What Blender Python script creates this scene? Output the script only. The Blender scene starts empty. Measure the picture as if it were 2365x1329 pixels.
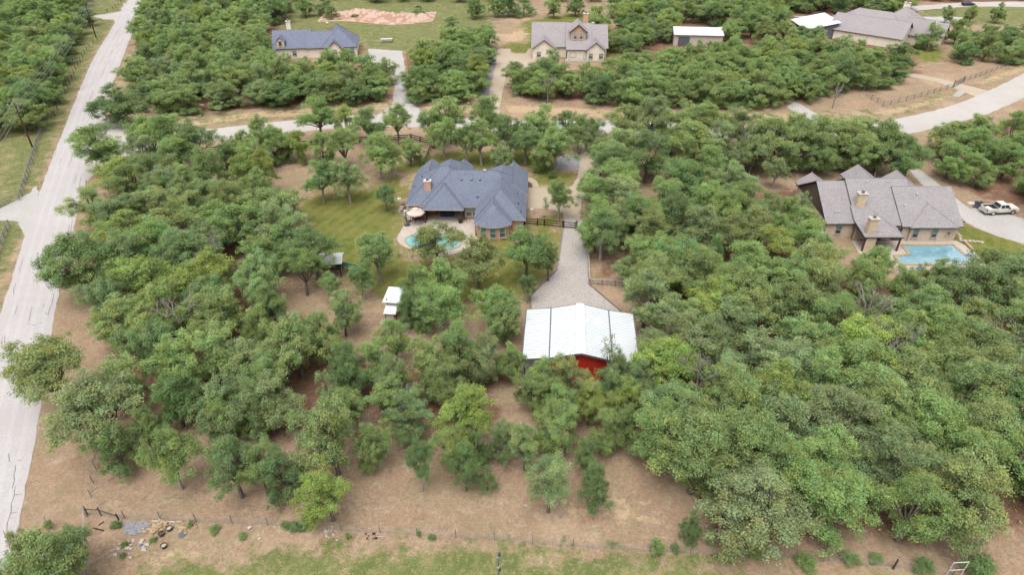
import bpy, bmesh, math, random
import numpy as np
from mathutils import Vector, Matrix, noise as mnoise
from mathutils.geometry import tessellate_polygon

R = math.radians
scene = bpy.context.scene
C = scene.collection

# ------------------------------------------------------------------ camera
CAM_H, CAM_DIP, LENS = 55.0, 34.0, 24.0
cd = bpy.data.cameras.new("camera")
cam = bpy.data.objects.new("camera", cd)
C.objects.link(cam)
cam.location = (0, 0, CAM_H)
cam.rotation_euler = (R(90 - CAM_DIP), 0, 0)
cd.lens = LENS
cd.sensor_width = 36
cd.clip_start = 0.5
cd.clip_end = 12000
scene.camera = cam

# ------------------------------------------------------------------ sky, sun, exposure
SUN_EL, SUN_AZ = 68.0, 200.0          # azimuth measured from +Y (north) towards +X
w = bpy.data.worlds.new("World")
scene.world = w
w.use_nodes = True
nt = w.node_tree
bg = nt.nodes["Background"]
sky = nt.nodes.new("ShaderNodeTexSky")
sky.sky_type = 'NISHITA'
sky.sun_disc = False
sky.sun_elevation = R(SUN_EL)
sky.sun_rotation = R(SUN_AZ)
sky.air_density = 1.0
sky.dust_density = 4.0
hs = nt.nodes.new("ShaderNodeHueSaturation")       # thin white overcast: the blue is mostly lost
hs.inputs["Saturation"].default_value = 0.22
nt.links.new(sky.outputs[0], hs.inputs["Color"])
nt.links.new(hs.outputs[0], bg.inputs["Color"])
bg.inputs["Strength"].default_value = 0.15
sd = bpy.data.lights.new("sun", 'SUN')
sd.energy = 0.7
sd.angle = R(38)
sd.color = (1.0, 0.95, 0.88)
sun = bpy.data.objects.new("sun", sd)
C.objects.link(sun)
sun.location = (0, 120, 120)
_az, _el = R(SUN_AZ), R(SUN_EL)
_d = Vector((math.sin(_az) * math.cos(_el), math.cos(_az) * math.cos(_el), math.sin(_el)))
sun.rotation_euler = _d.to_track_quat('Z', 'Y').to_euler()
scene.view_settings.view_transform = 'Standard'
scene.view_settings.look = 'None'
scene.view_settings.gamma = 1.0
scene.view_settings.exposure = 1.92
try:
    scene.view_settings.use_curve_mapping = False
except Exception:
    pass

# ------------------------------------------------------------------ survey: plan position of a place seen on the survey photograph
_c, _s = math.cos(R(CAM_DIP)), math.sin(R(CAM_DIP))
FPX, PCX, PCY = 2365 * LENS / 36.0, 1182.5, 664.5
def G(px, py, z=0.0):
    u = (px - PCX) / FPX
    v = (py - PCY) / FPX
    t = (z - CAM_H) / (-_s - v * _c)
    return (u * t, (_c - v * _s) * t)
def SC(px, py, z=0.0):
    x, y = G(px, py, z)
    return FPX / (y * _c - (z - CAM_H) * _s)

# ------------------------------------------------------------------ helpers
rng = random.Random(7)
def lin(r, g, b, k=0.285):
    f = lambda v: (v / 255 / 12.92 if v / 255 <= .04045 else ((v / 255 + .055) / 1.055) ** 2.4)
    return (f(r) * k, f(g) * k, f(b) * k)

class MB:
    def __init__(s):
        s.v, s.f = [], []
    def quad(s, *p):
        n = len(s.v); s.v += [tuple(q) for q in p]; s.f.append(tuple(range(n, n + len(p)))); return s
    def box(s, cx, cy, cz, sx, sy, sz, rz=0.0):
        n = len(s.v); c, d = math.cos(rz), math.sin(rz)
        for z in (-.5, .5):
            for x, y in ((-.5, -.5), (.5, -.5), (.5, .5), (-.5, .5)):
                X, Y = x * sx, y * sy
                s.v.append((cx + X * c - Y * d, cy + X * d + Y * c, cz + z * sz))
        s.f += [tuple(n + i for i in q) for q in ((3, 2, 1, 0), (4, 5, 6, 7), (0, 1, 5, 4), (1, 2, 6, 5), (2, 3, 7, 6), (3, 0, 4, 7))]
        return s
    def bar(s, a, b, r0, r1=None, n=6, cap=True):
        r1 = r0 if r1 is None else r1
        a, b = Vector(a), Vector(b)
        d = (b - a)
        if d.length < 1e-6: return s
        d.normalize()
        u = d.orthogonal().normalized(); w_ = d.cross(u)
        k = len(s.v)
        for p, r in ((a, r0), (b, r1)):
            for i in range(n):
                t = 2 * math.pi * i / n
                s.v.append(tuple(p + (u * math.cos(t) + w_ * math.sin(t)) * r))
        for i in range(n):
            j = (i + 1) % n
            s.f.append((k + i, k + j, k + n + j, k + n + i))
        if cap:
            s.f.append(tuple(k + i for i in reversed(range(n))))
            s.f.append(tuple(k + n + i for i in range(n)))
        return s
    def beam(s, a, b, wd, ht):
        """square-section beam between two points"""
        a, b = Vector(a), Vector(b); d = b - a
        if d.length < 1e-6: return s
        d.normalize()
        up = Vector((0, 0, 1)) if abs(d.z) < .95 else Vector((0, 1, 0))
        u = d.cross(up).normalized(); q = u.cross(d)
        k = len(s.v)
        for p in (a, b):
            for i, j in ((-1, -1), (1, -1), (1, 1), (-1, 1)):
                s.v.append(tuple(p + u * (i * wd / 2) + q * (j * ht / 2)))
        s.f += [tuple(k + i for i in f) for f in ((3, 2, 1, 0), (4, 5, 6, 7), (0, 1, 5, 4), (1, 2, 6, 5), (2, 3, 7, 6), (3, 0, 4, 7))]
        return s
    def prism(s, poly, z0, z1):
        n = len(poly); k = len(s.v)
        s.v += [(x, y, z0) for x, y in poly] + [(x, y, z1) for x, y in poly]
        tri = tessellate_polygon([[Vector((x, y, 0)) for x, y in poly]])
        for t in tri:
            s.f.append((k + n + t[0], k + n + t[1], k + n + t[2]))
            s.f.append((k + t[2], k + t[1], k + t[0]))
        for i in range(n):
            j = (i + 1) % n
            s.f.append((k + i, k + j, k + n + j, k + n + i))
        return s
    def lathe(s, cx, cy, prof, n=12):
        k = len(s.v)
        for r, z in prof:
            for i in range(n):
                t = 2 * math.pi * i / n
                s.v.append((cx + r * math.cos(t), cy + r * math.sin(t), z))
        for j in range(len(prof) - 1):
            for i in range(n):
                i2 = (i + 1) % n
                s.f.append((k + j * n + i, k + j * n + i2, k + (j + 1) * n + i2, k + (j + 1) * n + i))
        s.f.append(tuple(k + i for i in reversed(range(n))))
        s.f.append(tuple(k + (len(prof) - 1) * n + i for i in range(n)))
        return s
    def mesh(s, name, mat, smooth=False, fix=True):
        me = bpy.data.meshes.new(name)
        me.from_pydata(s.v, [], s.f)
        if fix:
            b = bmesh.new(); b.from_mesh(me)
            bmesh.ops.recalc_face_normals(b, faces=b.faces)
            b.to_mesh(me); b.free()
        me.materials.append(mat)
        if smooth:
            for p in me.polygons: p.use_smooth = True
        return me

def tag(o, label=None, cat=None, group=None, kind=None):
    if label: o["label"] = label
    if cat: o["category"] = cat
    if group: o["group"] = group
    if kind: o["kind"] = kind
    return o
def link(name, me, parent=None):
    o = bpy.data.objects.new(name, me)
    C.objects.link(o)
    if parent is not None: o.parent = parent
    return o
def part(name, mb, mat, parent, smooth=False, fix=True, label=None, kind=None):
    o = link(name, mb.mesh(name, mat, smooth, fix), parent)
    if label: o["label"] = label
    if kind: o["kind"] = kind
    return o
def thing(name, label, cat, loc=(0, 0, 0), rz=0.0, group=None):
    o = bpy.data.objects.new(name, None)
    C.objects.link(o)
    o.location = loc if len(loc) == 3 else (loc[0], loc[1], 0)
    o.rotation_euler = (0, 0, rz)
    o.empty_display_size = 0.3
    return tag(o, label, cat, group)
def copy_tree(o, loc, rz, label=None, group=None, scale=None):
    r = o.copy(); C.objects.link(r)
    r.location = loc; r.rotation_euler = (0, 0, rz)
    if scale: r.scale = scale
    if label: r["label"] = label
    if group: r["group"] = group
    for ch in o.children:
        c2 = ch.copy(); C.objects.link(c2); c2.parent = r
        for g in ch.children:
            g2 = g.copy(); C.objects.link(g2); g2.parent = c2
    return r

# ------------------------------------------------------------------ materials
def nmat(name):
    m = bpy.data.materials.new(name); m.use_nodes = True
    n = m.node_tree; b = n.nodes["Principled BSDF"]
    return m, n, b
def N(n, t, **kw):
    x = n.nodes.new(t)
    for k, v in kw.items():
        if k in x.inputs: x.inputs[k].default_value = v
        else: setattr(x, k, v)
    return x
def c4(c): return (c[0], c[1], c[2], 1.0)
def mixc(n, fac, a, b):
    x = n.nodes.new("ShaderNodeMix"); x.data_type = 'RGBA'
    for sock, val in ((x.inputs[0], fac), (x.inputs[6], a), (x.inputs[7], b)):
        if hasattr(val, "is_output"): n.links.new(val, sock)
        elif isinstance(val, (tuple, list)): sock.default_value = c4(val)
        else: sock.default_value = val
    return x.outputs[2]
def mth(n, op, a, b=None, clamp=False):
    x = n.nodes.new("ShaderNodeMath"); x.operation = op; x.use_clamp = clamp
    for sock, val in ((x.inputs[0], a), (x.inputs[1], b)):
        if val is None: continue
        if hasattr(val, "is_output"): n.links.new(val, sock)
        else: sock.default_value = val
    return x.outputs[0]
def smooth(n, val, lo, hi):
    x = n.nodes.new("ShaderNodeMapRange"); x.interpolation_type = 'SMOOTHSTEP'
    n.links.new(val, x.inputs[0]); x.inputs[1].default_value = lo; x.inputs[2].default_value = hi
    return x.outputs[0]
def noise(n, vec, scale, detail=4, rough=.6, dist=0.0):
    x = N(n, "ShaderNodeTexNoise", Scale=scale, Detail=detail, Roughness=rough, Distortion=dist)
    n.links.new(vec, x.inputs["Vector"]); return x.outputs["Fac"]
def bump(n, b, h, strength, dist):
    x = N(n, "ShaderNodeBump", Strength=strength, Distance=dist)
    n.links.new(h, x.inputs["Height"]); n.links.new(x.outputs[0], b.inputs["Normal"])
def mat(name, a, b_=None, scale=3.0, rough=.85, detail=5, bmp=0.0, bd=.02, spec=.3, metal=0.0, lo=.35, hi=.65, stretch=None):
    m, n, b = nmat(name)
    b.inputs["Roughness"].default_value = rough
    b.inputs["Specular IOR Level"].default_value = spec
    b.inputs["Metallic"].default_value = metal
    tc = N(n, "ShaderNodeTexCoord").outputs["Object"]
    if stretch:
        mp = N(n, "ShaderNodeMapping"); mp.inputs["Scale"].default_value = stretch
        n.links.new(tc, mp.inputs[0]); tc = mp.outputs[0]
    if b_ is None: b_ = tuple(v * .8 for v in a)
    f = noise(n, tc, scale, detail)
    col = mixc(n, smooth(n, f, lo, hi), a, b_)
    n.links.new(col, b.inputs["Base Color"])
    if bmp: bump(n, b, f, bmp, bd)
    return m

def shingle_mat(name, a, b_, c_):
    m, n, b = nmat(name)
    b.inputs["Roughness"].default_value = .95; b.inputs["Specular IOR Level"].default_value = .15
    tc = N(n, "ShaderNodeTexCoord").outputs["Object"]
    sp = N(n, "ShaderNodeSeparateXYZ"); n.links.new(tc, sp.inputs[0])
    cb = N(n, "ShaderNodeCombineXYZ")
    n.links.new(mth(n, 'ADD', sp.outputs[0], mth(n, 'MULTIPLY', sp.outputs[1], .73)), cb.inputs[0])
    n.links.new(mth(n, 'MULTIPLY', sp.outputs[2], 1.6), cb.inputs[1])
    br = N(n, "ShaderNodeTexBrick", Scale=1.0)
    br.inputs["Brick Width"].default_value = .34; br.inputs["Row Height"].default_value = .2
    br.inputs["Mortar Size"].default_value = .016; br.inputs["Bias"].default_value = 0.0
    br.inputs["Color1"].default_value = c4(a); br.inputs["Color2"].default_value = c4(b_)
    br.inputs["Mortar"].default_value = c4(c_)
    n.links.new(cb.outputs[0], br.inputs["Vector"])
    f = noise(n, tc, .5, 5)
    g = noise(n, tc, 4.5, 4, .7)
    col = mixc(n, smooth(n, g, .42, .58), br.outputs["Color"], c_)
    col2 = mixc(n, mth(n, 'ADD', mth(n, 'MULTIPLY', smooth(n, f, .4, .6), .35), .45), br.outputs["Color"], col)
    n.links.new(col2, b.inputs["Base Color"])
    bump(n, b, br.outputs["Fac"], -.35, .02)
    return m

def brick_mat(name, a, b_, mortar, bw=.32, bh=.11):
    m, n, b = nmat(name)
    b.inputs["Roughness"].default_value = .92; b.inputs["Specular IOR Level"].default_value = .2
    tc = N(n, "ShaderNodeTexCoord").outputs["Object"]
    sp = N(n, "ShaderNodeSeparateXYZ"); n.links.new(tc, sp.inputs[0])
    cb = N(n, "ShaderNodeCombineXYZ")
    n.links.new(mth(n, 'ADD', sp.outputs[0], sp.outputs[1]), cb.inputs[0])
    n.links.new(sp.outputs[2], cb.inputs[1])
    br = N(n, "ShaderNodeTexBrick", Scale=1.0)
    br.inputs["Brick Width"].default_value = bw; br.inputs["Row Height"].default_value = bh
    br.inputs["Mortar Size"].default_value = .012
    br.inputs["Color1"].default_value = c4(a); br.inputs["Color2"].default_value = c4(b_); br.inputs["Mortar"].default_value = c4(mortar)
    n.links.new(cb.outputs[0], br.inputs["Vector"])
    f = noise(n, tc, 1.2, 4)
    col = mixc(n, mth(n, 'MULTIPLY', smooth(n, f, .4, .7), .35), br.outputs["Color"], tuple(v * .6 for v in a))
    n.links.new(col, b.inputs["Base Color"])
    bump(n, b, br.outputs["Fac"], -.3, .01)
    return m

M = {}
M['shingle_blue'] = shingle_mat('shingle_blue', lin(152, 160, 179), lin(138, 146, 164), lin(116, 123, 141))
M['shingle_grey'] = shingle_mat('shingle_grey', lin(197, 190, 190), lin(184, 177, 178), lin(156, 149, 151))
M['shingle_pale'] = shingle_mat('shingle_pale', lin(200, 191, 190), lin(188, 179, 179), lin(166, 158, 160))
M['shingle_slate'] = shingle_mat('shingle_slate', lin(156, 161, 182), lin(142, 147, 168), lin(122, 126, 148))
M['cap_blue'] = mat('cap_blue', lin(124, 131, 149), lin(110, 117, 135), 3)
M['cap_grey'] = mat('cap_grey', lin(172, 165, 168), lin(156, 149, 152), 3)
M['cap_pale'] = mat('cap_pale', lin(182, 174, 174), lin(170, 162, 162), 3)
M['brick'] = brick_mat('brick', lin(206, 154, 124, .5), lin(180, 126, 98, .5), lin(216, 194, 174, .5))
M['brick_tan'] = brick_mat('brick_tan', lin(208, 186, 162, .5), lin(182, 158, 134, .5), lin(216, 202, 186, .5))
M['stone'] = brick_mat('stone', lin(226, 206, 178, .42), lin(206, 184, 154, .42), lin(190, 170, 146, .42), .55, .24)
M['cream_stone'] = brick_mat('cream_stone', lin(236, 222, 202, .5), lin(226, 210, 188, .5), lin(212, 198, 180, .5), .5, .22)
M['trim'] = mat('trim', lin(232, 222, 208), lin(214, 202, 186), 2, rough=.6)
M['trim_brown'] = mat('trim_brown', lin(96, 80, 70), lin(80, 66, 58), 2, rough=.7)
M['siding_brown'] = mat('siding_brown', lin(120, 103, 86), lin(108, 92, 76), 1.5, rough=.8, stretch=(1, 1, 8))
M['siding_tan'] = mat('siding_tan', lin(190, 156, 128, .5), lin(178, 144, 118, .5), 1.5, rough=.8)
M['white_metal'] = mat('white_metal', lin(246, 248, 250, .325), lin(234, 240, 242, .325), .6, rough=.45, spec=.4)
M['rib_metal'] = mat('rib_metal', lin(240, 244, 246), lin(226, 232, 234), 1.5, rough=.5)
M['grey_trim_metal'] = mat('grey_trim_metal', lin(122, 124, 132), lin(106, 108, 116), 2, rough=.5)
M['red_metal'] = mat('red_metal', (.26, .014, .007), (.2, .011, .006), 1.0, rough=.5, spec=.4)
M['galv'] = mat('galv', lin(168, 168, 172), lin(140, 140, 146), 2.5, rough=.5, metal=.3)
M['rust'] = mat('rust', lin(96, 58, 44), lin(70, 44, 36), 5, rough=.9)
M['dark_wood'] = mat('dark_wood', lin(78, 54, 44), lin(58, 40, 34), 4, rough=.85, stretch=(1, 1, .3))
M['pole_wood'] = mat('pole_wood', lin(104, 66, 50), lin(76, 50, 40), 4, rough=.9, stretch=(3, 3, .3))
M['red_wood'] = mat('red_wood', lin(120, 66, 44), lin(96, 52, 36), 4, rough=.8)
M['cedar'] = mat('cedar', lin(176, 110, 62), lin(150, 88, 48), 4, rough=.75, stretch=(6, 6, .5))
M['grey_wood'] = mat('grey_wood', lin(176, 160, 146), lin(142, 126, 114), 4, rough=.9)
M['pale_wood'] = mat('pale_wood', lin(214, 202, 190), lin(190, 176, 162), 4, rough=.9)
M['white'] = mat('white', lin(238, 236, 232), lin(222, 220, 216), 2, rough=.6)
M['cream_fabric'] = mat('cream_fabric', lin(244, 226, 210), lin(232, 212, 196), 2, rough=.9)
M['red_paint'] = mat('red_paint', lin(206, 62, 60), lin(180, 44, 46), 3, rough=.6)
M['black'] = mat('black', (.018, .018, .02), (.03, .03, .032), 4, rough=.55)
M['black_iron'] = mat('black_iron', (.055, .055, .056), (.08, .075, .07), 4, rough=.6)
M['blue_fabric'] = mat('blue_fabric', lin(52, 66, 92), lin(40, 52, 78), 3, rough=.9)
M['teal'] = mat('teal', lin(30, 150, 150), lin(26, 130, 132), 3, rough=.5)
M['blue_plastic'] = mat('blue_plastic', lin(50, 140, 210), lin(40, 120, 190), 3, rough=.4)
M['white_stone'] = mat('white_stone', lin(226, 216, 202), lin(200, 188, 172), 3, rough=.95, bmp=.4)
M['sandstone'] = mat('sandstone', lin(214, 188, 146), lin(190, 160, 120), 3, rough=.95, bmp=.4)
M['concrete'] = mat('concrete', lin(206, 200, 192), lin(186, 180, 172), 1.2, rough=.9)
M['soil'] = mat('soil', lin(132, 92, 74), lin(108, 74, 60), 3, rough=1)
M['glassdark'] = mat('glassdark', (.012, .014, .018), (.02, .022, .028), 1, rough=.12, spec=.6)
M['blind'] = mat('blind', lin(170, 205, 192), lin(150, 188, 176), 1.5, rough=.35, spec=.6, stretch=(.2, .2, 14))
M['pane_low'] = mat('pane_low', lin(98, 120, 118), lin(82, 104, 104), 1.5, rough=.15, spec=.7)
M['pane_teal'] = mat('pane_teal', lin(112, 168, 162), lin(98, 150, 148), 1.5, rough=.2, spec=.7)
M['rubber'] = mat('rubber', (.02, .02, .02), (.03, .03, .03), 5, rough=.9)
M['chrome'] = mat('chrome', (.55, .55, .56), (.45, .45, .46), 3, rough=.3, metal=.8)
M['truck_paint'] = mat('truck_paint', lin(226, 218, 206, .42), lin(218, 210, 198, .42), .8, rough=.28, spec=.6)
M['red_lens'] = mat('red_lens', lin(190, 30, 34), lin(160, 20, 26), 3, rough=.3)
M['clay'] = mat('clay', lin(224, 194, 174), lin(200, 152, 130), .45, rough=1, bmp=.6, bd=.4, detail=8, lo=.44, hi=.56)
M['bark'] = mat('bark', lin(150, 136, 122), lin(104, 92, 82), 5, rough=.95, bmp=.4, stretch=(2, 2, .5))
M['bark_pale'] = mat('bark_pale', lin(206, 194, 180), lin(160, 146, 134), 5, rough=.95, bmp=.3, stretch=(2, 2, .5))
M['deadwood'] = mat('deadwood', lin(186, 176, 168), lin(150, 138, 130), 5, rough=.95)
M['wire'] = mat('wire', lin(150, 150, 150), lin(120, 120, 122), 2, rough=.6)
M['dark_wire'] = mat('dark_wire', lin(190, 186, 182), lin(170, 166, 162), 2, rough=.6)

def leaf_mat(name):
    m, n, b = nmat(name)
    at = N(n, "ShaderNodeAttribute", attribute_name="leafcol")
    oi = N(n, "ShaderNodeObjectInfo")
    x = n.nodes.new("ShaderNodeMix"); x.data_type = 'RGBA'; x.blend_type = 'MULTIPLY'; x.inputs[0].default_value = 1
    n.links.new(at.outputs["Color"], x.inputs[6]); n.links.new(oi.outputs["Color"], x.inputs[7])
    b.inputs["Roughness"].default_value = .6; b.inputs["Specular IOR Level"].default_value = .25
    n.links.new(x.outputs[2], b.inputs["Base Color"])
    tr = N(n, "ShaderNodeBsdfTranslucent")
    y = n.nodes.new("ShaderNodeMix"); y.data_type = 'RGBA'; y.blend_type = 'MULTIPLY'; y.inputs[0].default_value = 1
    n.links.new(x.outputs[2], y.inputs[6]); y.inputs[7].default_value = (1.15, 1.25, .6, 1)
    n.links.new(y.outputs[2], tr.inputs["Color"])
    ms = N(n, "ShaderNodeMixShader"); ms.inputs[0].default_value = .5
    n.links.new(b.outputs[0], ms.inputs[1]); n.links.new(tr.outputs[0], ms.inputs[2])
    n.links.new(ms.outputs[0], n.nodes["Material Output"].inputs[0])
    return m
M['leaf'] = leaf_mat('leaf')

def road_mat(name, a, b_, c_, grain=6.0, bmp=.25):
    """pale chip-seal or gravel: broad stains, streaks and coarse grain"""
    m, n, b = nmat(name)
    b.inputs["Roughness"].default_value = .95; b.inputs["Specular IOR Level"].default_value = .1
    tc = N(n, "ShaderNodeTexCoord").outputs["Object"]
    f1 = noise(n, tc, .12, 6, .65); f2 = noise(n, tc, grain, 4, .7); f3 = noise(n, tc, .9, 5, .65)
    col = mixc(n, smooth(n, f1, .35, .65), a, b_)
    col = mixc(n, mth(n, 'MULTIPLY', smooth(n, f3, .47, .6), .6), col, b_)
    col = mixc(n, mth(n, 'MULTIPLY', smooth(n, f2, .49, .6), .7), col, c_)
    n.links.new(col, b.inputs["Base Color"])
    bump(n, b, f2, bmp, .03)
    return m
M['road'] = road_mat('road', lin(224, 218, 216), lin(216, 209, 206), lin(202, 194, 192), 5)
M['street'] = road_mat('street', lin(228, 222, 215), lin(217, 210, 202), lin(200, 192, 184), 5)
M['drive_concrete'] = road_mat('drive_concrete', lin(226, 208, 186), lin(214, 196, 172), lin(198, 180, 158), 3, .05)
M['drive_gravel'] = road_mat('drive_gravel', lin(222, 214, 208), lin(208, 200, 192), lin(164, 152, 142), 4.0, .6)
M['white_gravel'] = road_mat('white_gravel', lin(226, 222, 218), lin(212, 206, 200), lin(190, 184, 178), 4, .3)
M['grey_gravel'] = road_mat('grey_gravel', lin(190, 189, 190), lin(168, 167, 170), lin(122, 121, 125), 3.5, .6)
M['patio'] = road_mat('patio', lin(232, 218, 204), lin(220, 206, 192), lin(204, 190, 176), 2, .05)
M['tar'] = mat('tar', lin(132, 128, 130), lin(160, 155, 155), 1.5, rough=.8)

def water_mat(name, a, b_):
    m, n, b = nmat(name)
    b.inputs["Roughness"].default_value = .07; b.inputs["Specular IOR Level"].default_value = .5
    tc = N(n, "ShaderNodeTexCoord").outputs["Object"]
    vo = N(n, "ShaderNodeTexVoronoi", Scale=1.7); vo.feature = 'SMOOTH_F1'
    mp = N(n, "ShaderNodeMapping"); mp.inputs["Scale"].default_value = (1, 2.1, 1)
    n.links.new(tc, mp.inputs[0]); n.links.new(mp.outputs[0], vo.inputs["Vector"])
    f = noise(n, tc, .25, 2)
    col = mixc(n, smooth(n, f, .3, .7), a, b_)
    col = mixc(n, mth(n, 'MULTIPLY', smooth(n, vo.outputs["Distance"], .35, .75), .35), col, lin(206, 236, 240))  # pale net of caustic light painted into the water colour
    n.links.new(col, b.inputs["Base Color"])
    bump(n, b, vo.outputs["Distance"], .25, .05)
    return m
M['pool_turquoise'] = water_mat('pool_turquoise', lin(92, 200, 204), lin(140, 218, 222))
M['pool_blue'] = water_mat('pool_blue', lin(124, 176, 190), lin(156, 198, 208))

# ================================================================== THE GROUND
def poly_w(polypx, px=True):
    return np.array([G(*p) if px else p for p in polypx])
def sdist(X, Y, poly):
    """signed distance, positive inside"""
    n = len(poly); d = np.full(X.shape, 1e9); ins = np.zeros(X.shape, bool)
    for i in range(n):
        ax, ay = poly[i]; bx, by = poly[(i + 1) % n]
        ex, ey = bx - ax, by - ay
        t = np.clip(((X - ax) * ex + (Y - ay) * ey) / (ex * ex + ey * ey + 1e-9), 0, 1)
        d = np.minimum(d, np.hypot(X - ax - t * ex, Y - ay - t * ey))
        c = ((ay > Y) != (by > Y)) & (X < (bx - ax) * (Y - ay) / (by - ay + 1e-12) + ax)
        ins ^= c
    return np.where(ins, d, -d)
def inside(x, y, poly):
    r = False; n = len(poly); j = n - 1
    for i in range(n):
        xi, yi = poly[i]; xj, yj = poly[j]
        if (yi > y) != (yj > y) and x < (xj - xi) * (y - yi) / (yj - yi) + xi: r = not r
        j = i
    return r

gx = np.concatenate([[-6000, -2500, -1000, -500, -340], np.arange(-270, 271, 1.25), [340, 500, 1000, 2500, 6000]])
gy = np.concatenate([[-2500, -800, -200, -40, 0], np.arange(14, 330, 1.25), np.arange(332, 420, 4), [460, 540, 700, 1000, 2000, 6000]])
GX, GY = np.meshgrid(gx, gy)
def cover(layers):
    wv = np.zeros(GX.shape)
    for poly, feather, amt in layers:
        d = sdist(GX, GY, poly_w(poly))
        wv = np.maximum(wv, np.clip(.5 + d / (2 * feather), 0, 1) * amt)
    return wv
LAWN = [
    ([(690, 470), (760, 440), (860, 430), (940, 400), (940, 480), (925, 520), (915, 560), (950, 600), (1080, 600), (1110, 560), (1215, 545), (1220, 500), (1298, 498), (1294, 590), (1225, 680), (1120, 715), (960, 705), (870, 690), (800, 640), (720, 600), (690, 540)], 5, 1),
    ([(880, 400), (960, 360), (1080, 345), (1285, 350), (1290, 395), (1338, 398), (1322, 430), (1220, 432), (1225, 390), (940, 400)], 3, .9),
    ([(2206, 508), (2330, 552), (2400, 580), (2400, 680), (2250, 620), (2190, 565)], 1.5, 1),
    ([(1195, 50), (1260, 38), (1390, 20), (1440, 110), (1425, 135), (1232, 118), (1205, 108), (1215, 80)], 4, .95),
    ([(1150, 108), (1180, 98), (1232, 100), (1232, 122), (1180, 122)], 2, .9),
    ([(1365, 585), (1395, 590), (1390, 650), (1365, 655)], 1.5, .6),
    ([(2090, 115), (2190, 108), (2190, 140), (2130, 150)], 3, .8),
    ([(880, 400), (700, 420), (690, 480), (860, 440)], 3, .55),
    ([(1900, 400), (1960, 385), (2080, 395), (2130, 430), (2060, 425)], 2.5, .5),
]
PAST = [
    ([(-500, 900), (-20, 780), (10, 700), (66, 520), (98, 427), (149, 295), (210, 146), (295, 0), (340, -80), (-500, -80)], 2, .85),
    ([(335, 0), (318, 44), (264, 183), (240, 260), (290, 260), (300, 150), (345, 20)], 2, .6),
    ([(640, 70), (660, -60), (900, -60), (1150, -60), (1150, 15), (1145, 95), (1000, 118), (860, 125), (830, 118), (815, 90), (640, 90)], 5, .95),
    ([(330, 1300), (480, 1275), (640, 1262), (850, 1252), (1150, 1246), (1330, 1268), (1560, 1284), (1760, 1329), (1800, 1500), (150, 1500)], 2.2, .9),
    ([(2110, 12), (2365, 12), (2500, 40), (2365, 62), (2200, 56), (2120, 40)], 5, .9),
    ([(430, 262), (880, 233), (905, 245), (870, 268), (600, 285), (450, 300)], 2, .55),
    ([(940, 262), (1100, 268), (1500, 268), (1850, 285), (2050, 280), (2200, 240), (2380, 160), (2380, 130), (2220, 195), (2040, 250), (1500, 255), (1100, 255)], 1.5, .5),
    ([(1180, 1246), (1420, 1262), (1700, 1280), (1900, 1296), (1900, 1310), (1500, 1292), (1180, 1262)], .8, .95),
    ([(215, 1140), (300, 1180), (480, 1188), (900, 1210), (900, 1225), (300, 1200), (200, 1190)], 1, .5),
    ([(820, 1060), (980, 1090), (1180, 1180), (1000, 1200), (820, 1140)], 3, .32),
    ([(40, 1000), (90, 985), (70, 1150), (50, 1240), (30, 1240)], 1, .5),
    ([(1600, 1290), (1900, 1320), (2365, 1300), (2365, 1400), (1600, 1400)], 2, .45),
    ([(1860, 560), (2000, 600), (1990, 640), (1860, 640)], 3, .5),
]
SAND = [
    ([(430, 282), (600, 255), (760, 246), (900, 236), (900, 252), (600, 272), (440, 292)], 1.2, .95),
    ([(960, 243), (1105, 245), (1095, 262), (1000, 262)], 1.2, .85),
    ([(1160, 240), (1420, 252), (1850, 262), (1850, 282), (1400, 272), (1170, 262)], 1.5, .85),
    ([(1900, 270), (2030, 255), (2120, 235), (2200, 215), (2180, 232), (2060, 268)], 2, .95),
    ([(2250, 188), (2380, 140), (2380, 160), (2270, 200)], 1.5, .85),
    ([(1195, 770), (1225, 770), (1225, 900), (1200, 1000), (1170, 1010), (1180, 880)], 1.5, .75),
    ([(1270, 1170), (1440, 1120), (1540, 1200), (1580, 1235), (1400, 1225), (1300, 1215)], 2, .7),
    ([(1085, 1268), (1200, 1262), (1330, 1285), (1260, 1310), (1100, 1290)], .8, .8),
    ([(620, 600), (760, 570), (840, 590), (800, 640), (740, 680), (690, 740), (640, 700)], 3, .4),
    ([(640, 390), (700, 360), (740, 350), (720, 420), (660, 440)], 4, .35),
    ([(780, 770), (880, 730), (1000, 730), (960, 770), (850, 790)], 2, .45),
    ([(600, 90), (650, 95), (640, 125), (600, 120)], 3, .7),
    ([(1150, 80), (1230, 55), (1330, 30), (1240, 75), (1225, 95), (1160, 100)], 3, .75),
    ([(780, 15), (1000, 10), (1000, 45), (800, 48)], 3, .4),
    ([(330, 1285), (420, 1250), (500, 1275), (420, 1329), (330, 1329)], 1, .7),
    ([(380, 1150), (700, 1200), (900, 1190), (900, 1240), (600, 1225), (400, 1180)], 2, .35),
    ([(1150, 560), (1130, 250), (1100, 250), (1120, 120), (1150, 110)], 1, .0),
    ([(1870, 585), (1960, 600), (1950, 625), (1880, 620)], 1.5, .6),
    ([(2010, 1250), (2365, 1220), (2365, 1300), (2050, 1290)], 2, .3),
    ([(1400, 740), (1480, 700), (1480, 650), (1430, 700)], 1.5, .35),
]
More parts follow.
